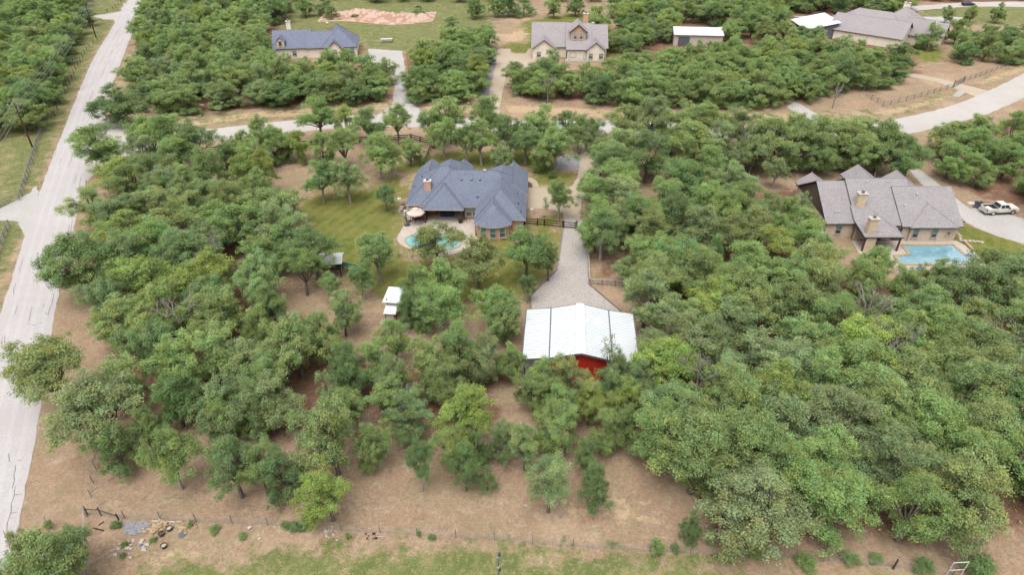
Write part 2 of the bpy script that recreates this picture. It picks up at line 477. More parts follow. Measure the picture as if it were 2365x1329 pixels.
LITTER = [
    ([(1480, 470), (1850, 430), (1830, 560), (2020, 650), (2300, 640), (2600, 560), (2700, 1200), (2150, 1250), (1650, 1250), (1520, 1000), (1480, 900), (1500, 700)], 3, .9),
    ([(230, 420), (460, 400), (640, 450), (690, 560), (640, 700), (760, 800), (900, 830), (1180, 800), (1180, 960), (1100, 1020), (860, 980), (760, 1040), (450, 1010), (260, 900), (230, 640)], 3, .8),
    ([(340, -60), (660, -60), (650, 90), (600, 130), (900, 150), (890, 235), (440, 262), (280, 250), (300, 130)], 3, .85),
    ([(930, 130), (1000, 40), (1130, 40), (1130, 150), (1100, 240), (950, 235)], 2, .8),
    ([(1180, 170), (1420, 150), (1440, 40), (1420, -60), (2500, -60), (2500, 20), (2130, 5), (2130, 170), (1850, 232), (1480, 240), (1200, 230)], 3, .8),
    ([(-500, -80), (230, -40), (200, 60), (150, 170), (130, 260), (100, 320), (-500, 340)], 3, .7),
    ([(1380, 300), (2060, 300), (2100, 380), (1840, 400), (1760, 460), (1460, 480), (1400, 440)], 3, .45),
    ([(2120, 330), (2600, 200), (2600, 480), (2365, 490), (2240, 460)], 3, .7),
    ([(1365, 580), (1490, 540), (1480, 650), (1365, 650)], 2, .55),
]
gv = np.stack([GX.ravel(), GY.ravel(), np.zeros(GX.size)], 1)
ny, nx = GX.shape
ii = np.arange(nx * ny).reshape(ny, nx)
gf = np.stack([ii[:-1, :-1].ravel(), ii[:-1, 1:].ravel(), ii[1:, 1:].ravel(), ii[1:, :-1].ravel()], 1)
def np_mesh(name, v, f, mats, attrs=None):
    me = bpy.data.meshes.new(name)
    me.vertices.add(len(v)); me.vertices.foreach_set("co", np.asarray(v, np.float32).ravel())
    k = f.shape[1]
    me.loops.add(f.size); me.loops.foreach_set("vertex_index", f.ravel().astype(np.int32))
    me.polygons.add(len(f))
    me.polygons.foreach_set("loop_start", np.arange(0, f.size, k, dtype=np.int32))
    me.polygons.foreach_set("loop_total", np.full(len(f), k, np.int32))
    for an, (ty, val) in (attrs or {}).items():
        a = me.attributes.new(an, ty, 'POINT')
        a.data.foreach_set("color" if ty == 'FLOAT_COLOR' else "value", np.asarray(val, np.float32).ravel())
    me.materials.append(mats)
    me.update(calc_edges=True)
    return me

def ground_mat():
    m, n, b = nmat('ground_cover')
    b.inputs["Roughness"].default_value = 1.0; b.inputs["Specular IOR Level"].default_value = .05
    tc = N(n, "ShaderNodeTexCoord").outputs["Object"]
    A = lambda nm: N(n, "ShaderNodeAttribute", attribute_name=nm).outputs["Fac"]
    big = noise(n, tc, .07, 4, .6); mid = noise(n, tc, .33, 6, .68, .4); fine = noise(n, tc, 1.7, 6, .75); gr = noise(n, tc, 6, 4, .75)
    patch = noise(n, tc, .8, 6, .7, .6)
    # dry tan ground with thatch
    dry = mixc(n, smooth(n, mid, .35, .65), lin(209, 180, 154), lin(192, 161, 135))
    dry = mixc(n, mth(n, 'MULTIPLY', smooth(n, fine, .46, .6), .7), dry, lin(172, 146, 118))
    dry = mixc(n, mth(n, 'MULTIPLY', smooth(n, patch, .54, .64), .55), dry, lin(222, 200, 173))
    dry = mixc(n, mth(n, 'MULTIPLY', smooth(n, gr, .5, .62), .5), dry, lin(152, 133, 103))
    g3 = noise(n, tc, 3.3, 5, .8)
    dry = mixc(n, mth(n, 'MULTIPLY', smooth(n, g3, .48, .56), .36), dry, lin(148, 120, 96))
    grn = noise(n, tc, .55, 7, .75, .3)
    dry = mixc(n, mth(n, 'MULTIPLY', smooth(n, grn, .53, .66), .55), dry, lin(163, 156, 117))
    dry = mixc(n, mth(n, 'MULTIPLY', smooth(n, big, .5, .64), .3), dry, lin(232, 205, 171))
    dry = mixc(n, mth(n, 'MULTIPLY', smooth(n, big, .5, .36), .35), dry, lin(173, 163, 123))
    # leaf litter under the trees
    lit = mixc(n, smooth(n, fine, .35, .68), lin(163, 127, 104), lin(133, 99, 81))
    lit = mixc(n, mth(n, 'MULTIPLY', smooth(n, gr, .5, .62), .6), lit, lin(158, 129, 110))
    wl = mth(n, 'ADD', A("litter"), mth(n, 'MULTIPLY', mth(n, 'SUBTRACT', mid, .5), 1.3))
    col = mixc(n, smooth(n, wl, .42, .72), dry, lit)
    # bare sand
    snd = mixc(n, smooth(n, fine, .35, .65), lin(226, 202, 168), lin(206, 172, 138))
    snd = mixc(n, mth(n, 'MULTIPLY', smooth(n, gr, .55, .75), .5), snd, lin(184, 150, 112))
    snd = mixc(n, mth(n, 'MULTIPLY', smooth(n, mid, .55, .75), .5), snd, lin(214, 160, 112))
    ws = mth(n, 'ADD', A("sand"), mth(n, 'MULTIPLY', mth(n, 'SUBTRACT', patch, .5), 1.6))
    col = mixc(n, smooth(n, ws, .45, .75), col, snd)
    # rough weedy pasture: green broken by thatch
    pas = mixc(n, smooth(n, mid, .35, .65), lin(152, 154, 100), lin(124, 134, 80))
    pas = mixc(n, mth(n, 'MULTIPLY', smooth(n, fine, .49, .6), .65), pas, lin(184, 172, 128))
    pas = mixc(n, mth(n, 'MULTIPLY', smooth(n, gr, .5, .6), .55), pas, lin(94, 108, 58))
    wp = mth(n, 'ADD', A("pasture"), mth(n, 'MULTIPLY', mth(n, 'SUBTRACT', mth(n, 'ADD', mth(n, 'MULTIPLY', patch, .55), mth(n, 'MULTIPLY', mid, .45)), .5), 3.4))
    col = mixc(n, smooth(n, wp, .38, .85), col, pas)
    # mown lawn
    law = mixc(n, smooth(n, mid, .3, .62), lin(106, 126, 56), lin(146, 146, 80))
    law = mixc(n, mth(n, 'MULTIPLY', smooth(n, patch, .54, .7), .55), law, lin(178, 160, 100))
    law = mixc(n, mth(n, 'MULTIPLY', smooth(n, gr, .5, .62), .5), law, lin(84, 104, 44))
    law = mixc(n, mth(n, 'MULTIPLY', smooth(n, fine, .5, .62), .4), law, lin(160, 148, 86))
    wv = N(n, "ShaderNodeTexWave", Scale=.16, Distortion=1.5, Detail=2.0)
    mp = N(n, "ShaderNodeMapping"); mp.inputs["Rotation"].default_value = (0, 0, R(24))
    n.links.new(tc, mp.inputs[0]); n.links.new(mp.outputs[0], wv.inputs["Vector"])
    law = mixc(n, mth(n, 'MULTIPLY', smooth(n, wv.outputs["Fac"], .45, .8), .26), law, lin(166, 156, 92))
    wg = mth(n, 'ADD', A("lawn"), mth(n, 'MULTIPLY', mth(n, 'SUBTRACT', mth(n, 'ADD', mth(n, 'MULTIPLY', mid, .6), mth(n, 'MULTIPLY', patch, .4)), .5), 2.2))
    col = mixc(n, smooth(n, wg, .36, .72), col, law)
    n.links.new(col, b.inputs["Base Color"])
    h = mth(n, 'ADD', mth(n, 'MULTIPLY', fine, .6), mth(n, 'MULTIPLY', gr, .4))
    bump(n, b, h, .7, .12)
    return m
M['ground'] = ground_mat()
gme = np_mesh("ground", gv, gf, M['ground'], {
    "lawn": ('FLOAT', cover(LAWN)), "pasture": ('FLOAT', cover(PAST)), "sand": ('FLOAT', cover(SAND)), "litter": ('FLOAT', cover(LITTER))})
ground = tag(link("ground", gme), kind="structure")

# ------------------------------------------------------------------ roads, drives and paving: thin sheets with ragged edges
def densify(pts, step, jit, seed=0, closed=True):
    out = []; n = len(pts)
    for i in range(n if closed else n - 1):
        a = Vector(pts[i]).to_2d(); b = Vector(pts[(i + 1) % n]).to_2d()
        L = (b - a).length; k = max(1, int(L / step))
        for j in range(k):
            p = a.lerp(b, j / k)
            if j or jit > .2:
                nv = mnoise.noise_vector(Vector((p.x * .45, p.y * .45, seed * 3.1)))
                nv2 = mnoise.noise_vector(Vector((p.x * 1.9, p.y * 1.9, seed * 5.7)))
                p = p + Vector((nv.x, nv.y)) * jit + Vector((nv2.x, nv2.y)) * jit * .5
            out.append((p.x, p.y))
    if not closed: out.append(tuple(pts[-1][:2]))
    return out
def spline(pts, n=8):
    out = []; m = len(pts)
    for i in range(m - 1):
        p0, p1, p2, p3 = [Vector(pts[max(0, min(m - 1, k))][:2]) for k in (i - 1, i, i + 1, i + 2)]
        for j in range(n):
            t = j / n
            out.append(tuple(.5 * ((2 * p1) + (p2 - p0) * t + (2 * p0 - 5 * p1 + 4 * p2 - p3) * t * t + (3 * p1 - p0 - 3 * p2 + p3) * t ** 3)))
    out.append(tuple(pts[-1][:2]))
    return out
def sheet(name, pts, z, m, jit=.25, seed=1, step=.8, px=True, parent=None):
    w_ = [G(*p) if px else p for p in pts]
    w_ = densify(w_, step, jit, seed)
    mb = MB().prism(w_, z - .3 if False else 0.0005, z)
    o = link(name, mb.mesh(name, m), parent)
    if parent is None: tag(o, kind="structure")
    return o

left_edge = spline([G(*p) for p in [(370, -150), (328, -60), (295, 0), (252, 75), (210, 146), (149, 295), (98, 427), (66, 520), (0, 731), (-62, 940), (-120, 1150), (-175, 1400)]], 6)
right_edge = spline([G(*p) for p in [(398, -150), (362, -60), (335, 0), (312, 60), (264, 183), (232, 288), (200, 410), (173, 514), (138, 671), (123, 743), (86, 987), (37, 1251), (8, 1400)]], 6)
county_road = sheet("county_road", left_edge + right_edge[::-1], .024, M['road'], .22, 2, .9, px=False)
st = spline([G(*p) for p in [(212, 345), (330, 330), (500, 310), (850, 279), (1200, 291), (1500, 294), (1750, 305), (2000, 303), (2120, 284), (2240, 252), (2330, 214), (2420, 165), (2600, 60)]], 8)
def ribbon(path, wl, wr):
    L_, R_ = [], []
    for i, p in enumerate(path):
        a = Vector(path[max(0, i - 1)]); b = Vector(path[min(len(path) - 1, i + 1)])
        d = (b - a).normalized(); nrm = Vector((-d.y, d.x))
        q = Vector(p)
        L_.append(tuple(q + nrm * wl)); R_.append(tuple(q - nrm * wr))
    return L_, R_
L_, R_ = ribbon(st, 3.8, 3.8)
sheet("side_street", L_ + R_[::-1], .02, M['street'], .3, 3, .9, px=False)
sheet("junction_apron", [(238, 268), (300, 300), (330, 312), (330, 350), (250, 372), (200, 420), (190, 400), (215, 330)], .016, M['street'], .4, 4)
sheet("gravel_turnout", [(-60, 478), (0, 482), (60, 452), (84, 430), (92, 445), (62, 545), (40, 512), (0, 510), (-60, 520)], .014, M['white_gravel'], .4, 5)
sheet("farm_track", [(286, 5), (278, 26), (242, 32), (205, 36), (240, 44), (262, 44), (275, 60), (300, 20)], .014, M['street'], .5, 6)
sheet("gravel_drive", [(850, 112), (928, 117), (934, 150), (936, 190), (942, 222), (962, 246), (985, 270), (850, 278), (885, 258), (905, 238), (912, 200), (904, 165), (890, 148), (850, 140)], .012, M['white_gravel'], .35, 7)
sheet("concrete_drive", [(1150, 112), (1179, 112), (1180, 120), (1190, 123), (1214, 123), (1220, 112), (1236, 110), (1236, 150), (1200, 158), (1171, 164), (1155, 240), (1150, 292), (1115, 290), (1124, 237), (1145, 148)], .016, M['drive_concrete'], .08, 8)
sheet("gravel_verge", [(1137, 113), (1149, 113), (1144, 148), (1123, 238), (1103, 238), (1126, 170)], .008, M['grey_gravel'], .4, 9)
sheet("woodland_drive", [(1818, 246), (1836, 234), (1862, 248), (1888, 264), (1900, 290), (1860, 290), (1850, 272)], .012, M['white_gravel'], .3, 10)
sheet("gate_drive", [(2074, 164), (2110, 170), (2165, 180), (2215, 192), (2280, 209), (2300, 230), (2262, 232), (2250, 221), (2200, 202), (2160, 188), (2072, 170)], .012, M['drive_concrete'], .1, 11)
sheet("culvert_headwall", [(2198, 222), (2214, 209), (2232, 213), (2214, 225)], .1, M['concrete'], .02, 12)
sheet("concrete_drive", [(1330, 300), (1400, 300), (1386, 340), (1381, 352), (1380, 396), (1362, 432), (1342, 467), (1340, 507), (1303, 507), (1300, 491), (1276, 484), (1216, 480), (1217, 433), (1268, 434), (1310, 436), (1322, 429), (1334, 410), (1341, 366), (1345, 335)], .012, M['drive_concrete'], .06, 13)
sheet("gravel_drive", [(1302, 507), (1345, 507), (1346, 540), (1357, 576), (1360, 655), (1392, 684), (1436, 722), (1436, 760), (1227, 760), (1226, 683), (1286, 625), (1294, 579), (1300, 527)], .014, M['drive_gravel'], .1, 14)
sheet("gravel_pad", [(1290, 357), (1342, 357), (1337, 393), (1286, 390)], .012, M['grey_gravel'], .1, 15)
sheet("garden_path", [(1216, 410), (1228, 411), (1240, 418), (1245, 432), (1232, 433), (1229, 424), (1222, 419), (1216, 418)], .01, M['drive_concrete'], .02, 16, .3)
sheet("planting_bed", [(1214, 419), (1222, 420), (1228, 425), (1229, 433), (1214, 432)], .02, M['soil'], .05, 17, .3)
sheet("neighbour_drive", [(2040, 318), (2070, 316), (2085, 350), (2114, 384), (2176, 431), (2239, 483), (2262, 478), (2365, 505), (2500, 540), (2500, 620), (2365, 563), (2304, 546), (2244, 520), (2213, 503), (2192, 470), (2186, 444), (2160, 440), (2135, 431), (2096, 391), (2070, 352)], .012, M['white_gravel'], .3, 18)
sheet("back_street", [(2100, 14), (2240, 4), (2420, 2), (2420, 16), (2240, 14), (2110, 24)], .012, M['street'], .4, 19)
sheet("back_drive", [(1790, 36), (1900, 40), (2080, 44), (2080, 62), (2195, 66), (2190, 54), (2230, 40), (2195, 38), (2180, 50), (2090, 52), (1900, 34), (1790, 30)][:8], .01, M['street'], .3, 20)
sheet("gravel_patch", [(284, 1214), (300, 1206), (330, 1205), (346, 1212), (340, 1228), (318, 1237), (288, 1235)], .05, M['grey_gravel'], .3, 21, .4)
sheet("crushed_stone_patch", [(1250, 1000), (1300, 995), (1320, 1010), (1280, 1015)], .006, M['drive_gravel'], .3, 22, .4)

# worn wheel paths on the county road
M['wheel_path'] = road_mat('wheel_path', lin(228, 223, 220), lin(220, 214, 211), lin(208, 201, 198), 5)
for f0 in (.17, .36, .6, .79):
    A_ = [tuple(Vector(a).lerp(Vector(b), f0)) for a, b in zip(left_edge, right_edge)]
    B_ = [tuple(Vector(a).lerp(Vector(b), f0 + .075)) for a, b in zip(left_edge, right_edge)]
    w_ = densify(A_ + B_[::-1], .9, .1, f0 * 50)
    part("wheel_path", MB().prism(w_, .0245, .0265), M['wheel_path'], county_road)

# tar-sealed cracks on the county road
mb = MB()
def crack(pts, wdt):
    pts = densify([G(*p) for p in pts], .5, .16, rng.random() * 99, closed=False)
    for a, b in zip(pts[:-1], pts[1:]):
        a, b = Vector(a), Vector(b); d = (b - a)
        if d.length < .05: continue
        d.normalize(); q = Vector((-d.y, d.x)) * wdt / 2; e = d * wdt * .3
        z = .0285
        mb.quad((*(a - q - e), z), (*(b - q + e), z), (*(b + q + e), z), (*(a + q - e), z))
hand = [[(188, 405), (184, 428), (181, 445)], [(176, 404), (170, 425)], [(153, 474), (148, 495), (143, 497)], [(55, 597), (48, 615), (44, 632)], [(36, 655), (32, 680)], [(103, 604), (95, 640)], [(120, 620), (116, 645)],
        [(123, 678), (119, 705), (112, 728), (104, 722)], [(40, 706), (34, 727)], [(74, 710), (67, 744)], [(62, 749), (80, 752), (100, 746)], [(102, 702), (99, 708), (104, 708)], [(8, 780), (3, 795)], [(12, 775), (10, 795)],
        [(119, 657), (117, 674)], [(20, 1050), (22, 1068)], [(36, 1077), (32, 1100), (28, 1130)], [(36, 1125), (33, 1145), (50, 1143)], [(33, 1145), (26, 1165), (25, 1187), (40, 1185)], [(25, 1187), (17, 1210), (16, 1228)], [(8, 1228), (14, 1245)], [(40, 1064), (50, 1065)],
        [(200, 330), (196, 350)], [(168, 352), (164, 372), (159, 385)], [(184, 340), (178, 362)], [(130, 345), (126, 360)], [(142, 365), (136, 380)], [(160, 520), (157, 545)], [(168, 510), (162, 540)]]
for c_ in hand: crack(c_, .085)
for i in range(46):      # long fine seams further up the road
    f = rng.choice([.36, .45, .5, .53, .57, .62, .7]) + rng.uniform(-.03, .03)
    k = int(rng.uniform(.08, .5) * (len(left_edge) - 4)); n_ = rng.choice([1, 1, 2])
    pts = [tuple(Vector(left_edge[q]).lerp(Vector(right_edge[q]), f + rng.uniform(-.02, .02))) for q in range(k, k + n_ + 1)]
    a = rng.random() * .6
    pts[0] = tuple(Vector(pts[0]).lerp(Vector(pts[1]), a)); pts[-1] = tuple(Vector(pts[-2]).lerp(Vector(pts[-1]), rng.uniform(.65, 1)))
    pts = densify(pts, .9, .16, i, closed=False)
    for p, q_ in zip(pts[:-1], pts[1:]):
        p, q_ = Vector(p), Vector(q_); d = (q_ - p)
        if d.length < .05 or rng.random() < .12: continue
        d.normalize(); s_ = Vector((-d.y, d.x)) * .045
        mb.quad((*(p - s_), .0285), (*(q_ - s_), .0285), (*(q_ + s_), .0285), (*(p + s_), .0285))
part("crack_seal", mb, M['tar'], county_road, fix=False, kind="stuff")

# timber edging along the gravel drive
def edging(name, ptspx, label, m, ht=.22, wd=.16):
    pts = [G(*p) for p in ptspx]; base = pts[0]
    t = thing(name, label, "edging", (*base, 0))
    for a, b in zip(pts[:-1], pts[1:]):
        a, b = Vector(a) - Vector(base), Vector(b) - Vector(base)
        L = (b - a).length; k = max(1, round(L / 2.6))
        for j in range(k):
            p, q = a.lerp(b, j / k), a.lerp(b, (j + .985) / k)
            part("timber", MB().beam((p.x, p.y, ht / 2), (q.x, q.y, ht / 2), wd, ht), m, t)
    return t
edging("timber_edging", [(1300, 528), (1293, 580), (1285, 625), (1225, 684), (1226, 712)], "pale timber kerb along the lawn side of the gravel drive", M['grey_wood'])
edging("timber_edging", [(1360, 657), (1394, 686), (1434, 720)], "slanting timber kerb between the gravel drive and dry grass beside the barn", M['grey_wood'])

# eroded red clay bank at the back of the far field
def bank():
    c0 = G(872, 40); v, f = [], []
    nx_, ny_ = 90, 22
    for j in range(ny_ + 1):
        for i in range(nx_ + 1):
            u, q = i / nx_, j / ny_
            x = (u - .5) * 40; y = (q - .5) * 17
            h = max(0, 1 - abs(u - .5) * 2) ** .5 * (min(1, q * 2.2) ** 1.6) * (1 if q < .55 else max(0, (1 - q) / .45))
            z = h * (2.6 + 1.6 * mnoise.noise(Vector((x * .35, y * .12, 1))) + .7 * mnoise.noise(Vector((x * 1.1, y * .6, 4)))) - .05
            v.append((c0[0] + x, c0[1] + y + 2.5 * math.sin(u * 7), z))
    for j in range(ny_):
        for i in range(nx_):
            a = j * (nx_ + 1) + i
            f.append((a, a + 1, a + nx_ + 2, a + nx_ + 1))
    mb = MB(); mb.v, mb.f = v, f
    tag(part("clay_bank", mb, M['clay'], None, smooth=True, fix=False), kind="structure")
bank()

# ================================================================== BUILDINGS
class House:
    def __init__(s, name, label, cat, origin, rz, E, pitch, mroof, mcap, mwall, mtrim, mgable=None):
        s.t = thing(name, label, cat, (*origin, 0), rz)
        s.E, s.p = E, pitch
        s.roof, s.cap, s.fas, s.wall, s.gab = MB(), MB(), MB(), MB(), []
        s.m = dict(roof=mroof, cap=mcap, wall=mwall, trim=mtrim, gable=mgable or mwall)
        s.k = 0
    def _cap(s, *edges):
        for a, b in edges:
            s.cap.bar(Vector(a) + Vector((0, 0, .0)), Vector(b) + Vector((0, 0, .0)), .055, n=6)
    def walls(s, x0, x1, y0, y1, E, ins=.45):
        s.k += 1; i = ins + .006 * s.k
        s.wall.box((x0 + x1) / 2, (y0 + y1) / 2, (E - .08) / 2, x1 - x0 - 2 * i, y1 - y0 - 2 * i, E - .08)
    def hip(s, x0, x1, y0, y1, E=None, p=None, walls=True, ins=.45):
        E = E or s.E; p = p or s.p
        w_, d_ = x1 - x0, y1 - y0; a = min(w_, d_) / 2; H = E + p * a
        c = [(x0, y0, E), (x1, y0, E), (x1, y1, E), (x0, y1, E)]
        if w_ >= d_: r0, r1 = (x0 + a, (y0 + y1) / 2, H), (x1 - a, (y0 + y1) / 2, H)
        else: r0, r1 = ((x0 + x1) / 2, y0 + a, H), ((x0 + x1) / 2, y1 - a, H)
        if w_ >= d_:
            fs = ((c[0], c[1], r1, r0), (c[1], c[2], r1), (c[2], c[3], r0, r1), (c[3], c[0], r0))
            hips = ((c[0], r0), (c[3], r0), (c[1], r1), (c[2], r1))
        else:
            fs = ((c[0], c[1], r0), (c[1], c[2], r1, r0), (c[2], c[3], r1), (c[3], c[0], r0, r1))
            hips = ((c[0], r0), (c[1], r0), (c[2], r1), (c[3], r1))
        for f in fs: s.roof.quad(*f)
        s._cap(*hips, (r0, r1))
        e = .003
        s.fas.box((x0 + x1) / 2, (y0 + y1) / 2, E - .09, w_ - e, d_ - e, .176)
        if walls: s.walls(x0, x1, y0, y1, E, ins)
    def gable(s, x0, x1, y0, y1, axis, E=None, p=None, walls=True, ins=.45, th=.16, gmat='gab', rake=.25):
        """ridge along axis; the roof is a slab so gable ends show"""
        E = E or s.E; p = p or s.p
        if axis == 'y': hw, mid, l0, l1 = (x1 - x0) / 2, (x0 + x1) / 2, y0, y1
        else: hw, mid, l0, l1 = (y1 - y0) / 2, (y0 + y1) / 2, x0, x1
        H = E + p * hw
        def pt(a, l, z): return (mid + a, l, z) if axis == 'y' else (l, mid + a, z)
        for sg in (-1, 1):
            s.roof.quad(pt(sg * hw, l0, E), pt(sg * hw, l1, E), pt(0, l1, H), pt(0, l0, H))
            s.fas.quad(pt(sg * hw, l0, E - th), pt(sg * hw, l1, E - th), pt(0, l1, H - th), pt(0, l0, H - th))
            s.fas.quad(pt(sg * hw, l0, E - th), pt(sg * hw, l1, E - th), pt(sg * hw, l1, E - .002), pt(sg * hw, l0, E - .002))
            for l in (l0, l1):
                s.fas.quad(pt(sg * hw, l, E - th), pt(0, l, H - th), pt(0, l, H - .002), pt(sg * hw, l, E - .002))
        s._cap((pt(0, l0, H), pt(0, l1, H)))
        if walls:
            s.walls(x0, x1, y0, y1, E, ins)
            i = ins + .006 * s.k
            for l, sg in ((l0 + i, 1), (l1 - i, -1)):
                zz = E - .08 - .02; top = H - th * .5
                hw2 = hw - i
                b = s.E * 0 + zz
                za = E + p * i - th * .5
                poly = [pt(-hw2, l, b), pt(hw2, l, b), pt(hw2, l, za), pt(0, l, top), pt(-hw2, l, za)]
                gm = MB(); gm.quad(*poly); s.gab.append(gm)
                poly2 = [pt(-hw2, l + sg * .05, b), pt(hw2, l + sg * .05, b), pt(hw2, l + sg * .05, za), pt(0, l + sg * .05, top), pt(-hw2, l + sg * .05, za)]
                gm.quad(*poly2)
                for q in range(5): gm.quad(poly[q], poly[(q + 1) % 5], poly2[(q + 1) % 5], poly2[q])
    def finish(s):
        r = part("roof", s.roof, s.m['roof'], s.t, fix=False)
        if s.cap.v: part("ridge_cap", s.cap, s.m['cap'], r)
        if s.fas.v: part("fascia", s.fas, s.m['trim'], s.t, fix=False)
        if s.wall.v: part("wall", s.wall, s.m['wall'], s.t)
        for gm in s.gab: part("gable_wall", gm, s.m['gable'], s.t)
        return s.t
def window(parent, x, y, z, wd, ht, face='y', up=None, low=None, frame=None, sill=True, name="window"):
    """double-hung window standing proud of a wall; face: 'y' looks to -Y, 'x' looks to -X, 'X' looks to +X"""
    fr = frame or M['trim']; up = up or M['blind']; low = low or M['pane_low']
    def bx(mb, a, h, u, wdt, dep, hgt):       # a along wall, u out of wall
        if face == 'y': mb.box(x + a, y - u, z + h, wdt, dep, hgt)
        elif face == 'x': mb.box(x - u, y + a, z + h, dep, wdt, hgt)
        else: mb.box(x + u, y + a, z + h, dep, wdt, hgt)
        return mb
    f = MB()
    t = .09
    bx(f, 0, ht / 2 - t / 2, .03, wd, .1, t); bx(f, 0, -ht / 2 + t / 2, .03, wd, .1, t)
    bx(f, wd / 2 - t / 2, 0, .028, t, .1, ht - 2 * t); bx(f, -wd / 2 + t / 2, 0, .028, t, .1, ht - 2 * t)
    bx(f, 0, -.02 * ht, .026, wd - 2 * t, .09, .06)
    w_ = part(name, f, fr, parent)
    part("pane", bx(MB(), 0, ht * .235, .02, wd - 2 * t, .03, ht * .45), up, w_)
    part("pane", bx(MB(), 0, -ht * .255, .018, wd - 2 * t, .03, ht * .41), low, w_)
    if sill: part("sill", bx(MB(), 0, -ht / 2 - .05, .05, wd + .16, .16, .09), fr, w_)
    return w_
def chimney(parent, x, y, z0, z1, wd, dp, m, cap=None, flue=True):
    c = part("chimney", MB().box(x, y, (z0 + z1) / 2, wd, dp, z1 - z0), m, parent)
    part("chimney_cap", MB().box(x, y, z1 + .06, wd + .22, dp + .22, .14), cap or M['trim'], c)
    if flue: part("flue", MB().lathe(x, y, [(.2, z1 + .12), (.2, z1 + .42), (.3, z1 + .44), (.3, z1 + .56), (.1, z1 + .62)], 10), M['galv'], c)
    return c
def vent(parent, x, y, z, name="roof_vent", m=None, r=.16, h=.28):
    return part(name, MB().lathe(x, y, [(r * .6, z - .2), (r * .6, z + h * .6), (r, z + h * .65), (r * .9, z + h), (r * .3, z + h * 1.1)], 8), m or M['galv'], parent)

# ---- the blue-grey roofed brick house
O = Vector((-7.5, 106.0))
def L1(x, y): return (x - O.x, y - O.y)
h = House("brick_house", "brick house with a blue-grey hipped shingle roof, a brick chimney and a covered patio", "house", O, R(-1.5), 2.7, .83, M['shingle_blue'], M['cap_blue'], M['brick'], M['trim'])
def hb(x0, x1, y0, y1, **k): h.hip(x0 - O.x, x1 - O.x, y0 - O.y, y1 - O.y, **k)
hb(-17.75, -5.3, 102.0, 113.0, walls=False)
h.walls(-17.75 - O.x, -14.1 - O.x, 102.0 - O.y, 113.0 - O.y, 2.7)
h.walls(-15.0 - O.x, -5.4 - O.x, 106.4 - O.y, 112.9 - O.y, 2.7)
hb(-15.3, 2.58, 101.55, 111.95, walls=False)
h.walls(-13.0 - O.x, 2.55 - O.x, 104.6 - O.y, 111.9 - O.y, 2.7)
h.walls(-8.3 - O.x, -5.0 - O.x, 101.7 - O.y, 105 - O.y, 2.7)
hb(-5.9, 2.5, 97.2, 115.3)
hb(-14.7, -7.8, 100.4, 108.0, walls=False)
hb(-14.75, -7.5, 105.0, 118.0)
h.gable(-17.6 - O.x, -11.9 - O.x, 108 - O.y, 116.0 - O.y, 'y')
h.gable(-10.9 - O.x, -7.45 - O.x, 110 - O.y, 118.12 - O.y, 'y')
h.gable(-2.5 - O.x, 2.72 - O.x, 106 - O.y, 115.45 - O.y, 'y')
# bowed bedroom bay with its half-round hip
bx0, bx1, by = -5.8 - O.x, .28 - O.x, 95.9 - O.y
bc = (bx0 + bx1) / 2; bow = []
for i in range(13):
    t = i / 12; x = bx0 + (bx1 - bx0) * t
    bow.append((x, by - 1.35 * (1 - (2 * t - 1) ** 2) ** .8))
Ez = 2.705; ap = (bc, 97.95 - O.y, Ez + .83 * 3.0); bk = (bc, 103.5 - O.y, ap[2])
for a, b in zip(bow[:-1], bow[1:]): h.roof.quad((*a, Ez), (*b, Ez), ap)
h.roof.quad((bx0, by, Ez), ap, bk, (bx0, 103.5 - O.y, Ez)); h.roof.quad((bx1, by, Ez), (bx1, 103.5 - O.y, Ez), bk, ap)
h._cap(((bx0, by, Ez), ap), ((bx1, by, Ez), ap), (ap, bk))
h.fas.prism(bow + [(bx1, 101 - O.y), (bx0, 101 - O.y)], Ez - .18, Ez - .004)
ib = [(bc + (x - bc) * .86, y + .45) for x, y in bow]
h.wall.prism(ib + [(ib[-1][0], 101 - O.y), (ib[0][0], 101 - O.y)], 0, Ez - .1)
house = h.finish()
for t, wd in ((-.29, .95), (0, 1.0), (.29, .95)):
    x = bc + t * (ib[-1][0] - ib[0][0]); k = min(range(13), key=lambda q: abs(ib[q][0] - x))
    window(house, x, ib[k][1] - .03, 1.42, wd * 1.05, 1.75, up=M['pane_teal'])
yy = 101.7 + .45 - O.y
for x in (-7.15, -6.0): window(house, x - O.x, yy - .02, 1.5, 1.02, 1.75)
for x, wd in ((-15.5, .9), (-16.9, .6)): window(house, x - O.x, 102.0 + .44 - O.y, 1.55, wd, 1.0, up=M['pane_teal'])
window(house, -10.0 - O.x, 104.6 + .4 - O.y, 1.5, 1.3, 1.7); window(house, -8.9 - O.x, 104.6 + .4 - O.y, 1.2, .95, 2.2, name="patio_door")
window(house, 1.4 - O.x, 97.2 + .44 - O.y, 1.5, .7, .9)
for x, y in ((-14.35, 100.85), (-8.25, 100.85)):
    part("porch_post", MB().box(x - O.x, y - O.y, 1.27, .24, .24, 2.54), M['red_wood'], house)
part("porch_beam", MB().box(-11.3 - O.x, 100.85 - O.y, 2.56, 6.3, .2, .2).box(-11.3 - O.x, 100.85 - O.y, 2.44, 6.0, .12, .05), M['red_wood'], house)
chimney(house, -14.1 - O.x, 104.4 - O.y, 3.0, 6.0, 1.05, .8, M['brick'], M['white'])
for x, y in ((-8.5, 105.3), (-6.8, 105.3), (-5.4, 105.3), (-5.7, 102.9)):
    vent(house, x - O.x, y - O.y, 2.7 + .83 * (y - 101.55), m=M['galv'], r=.24, h=.22)
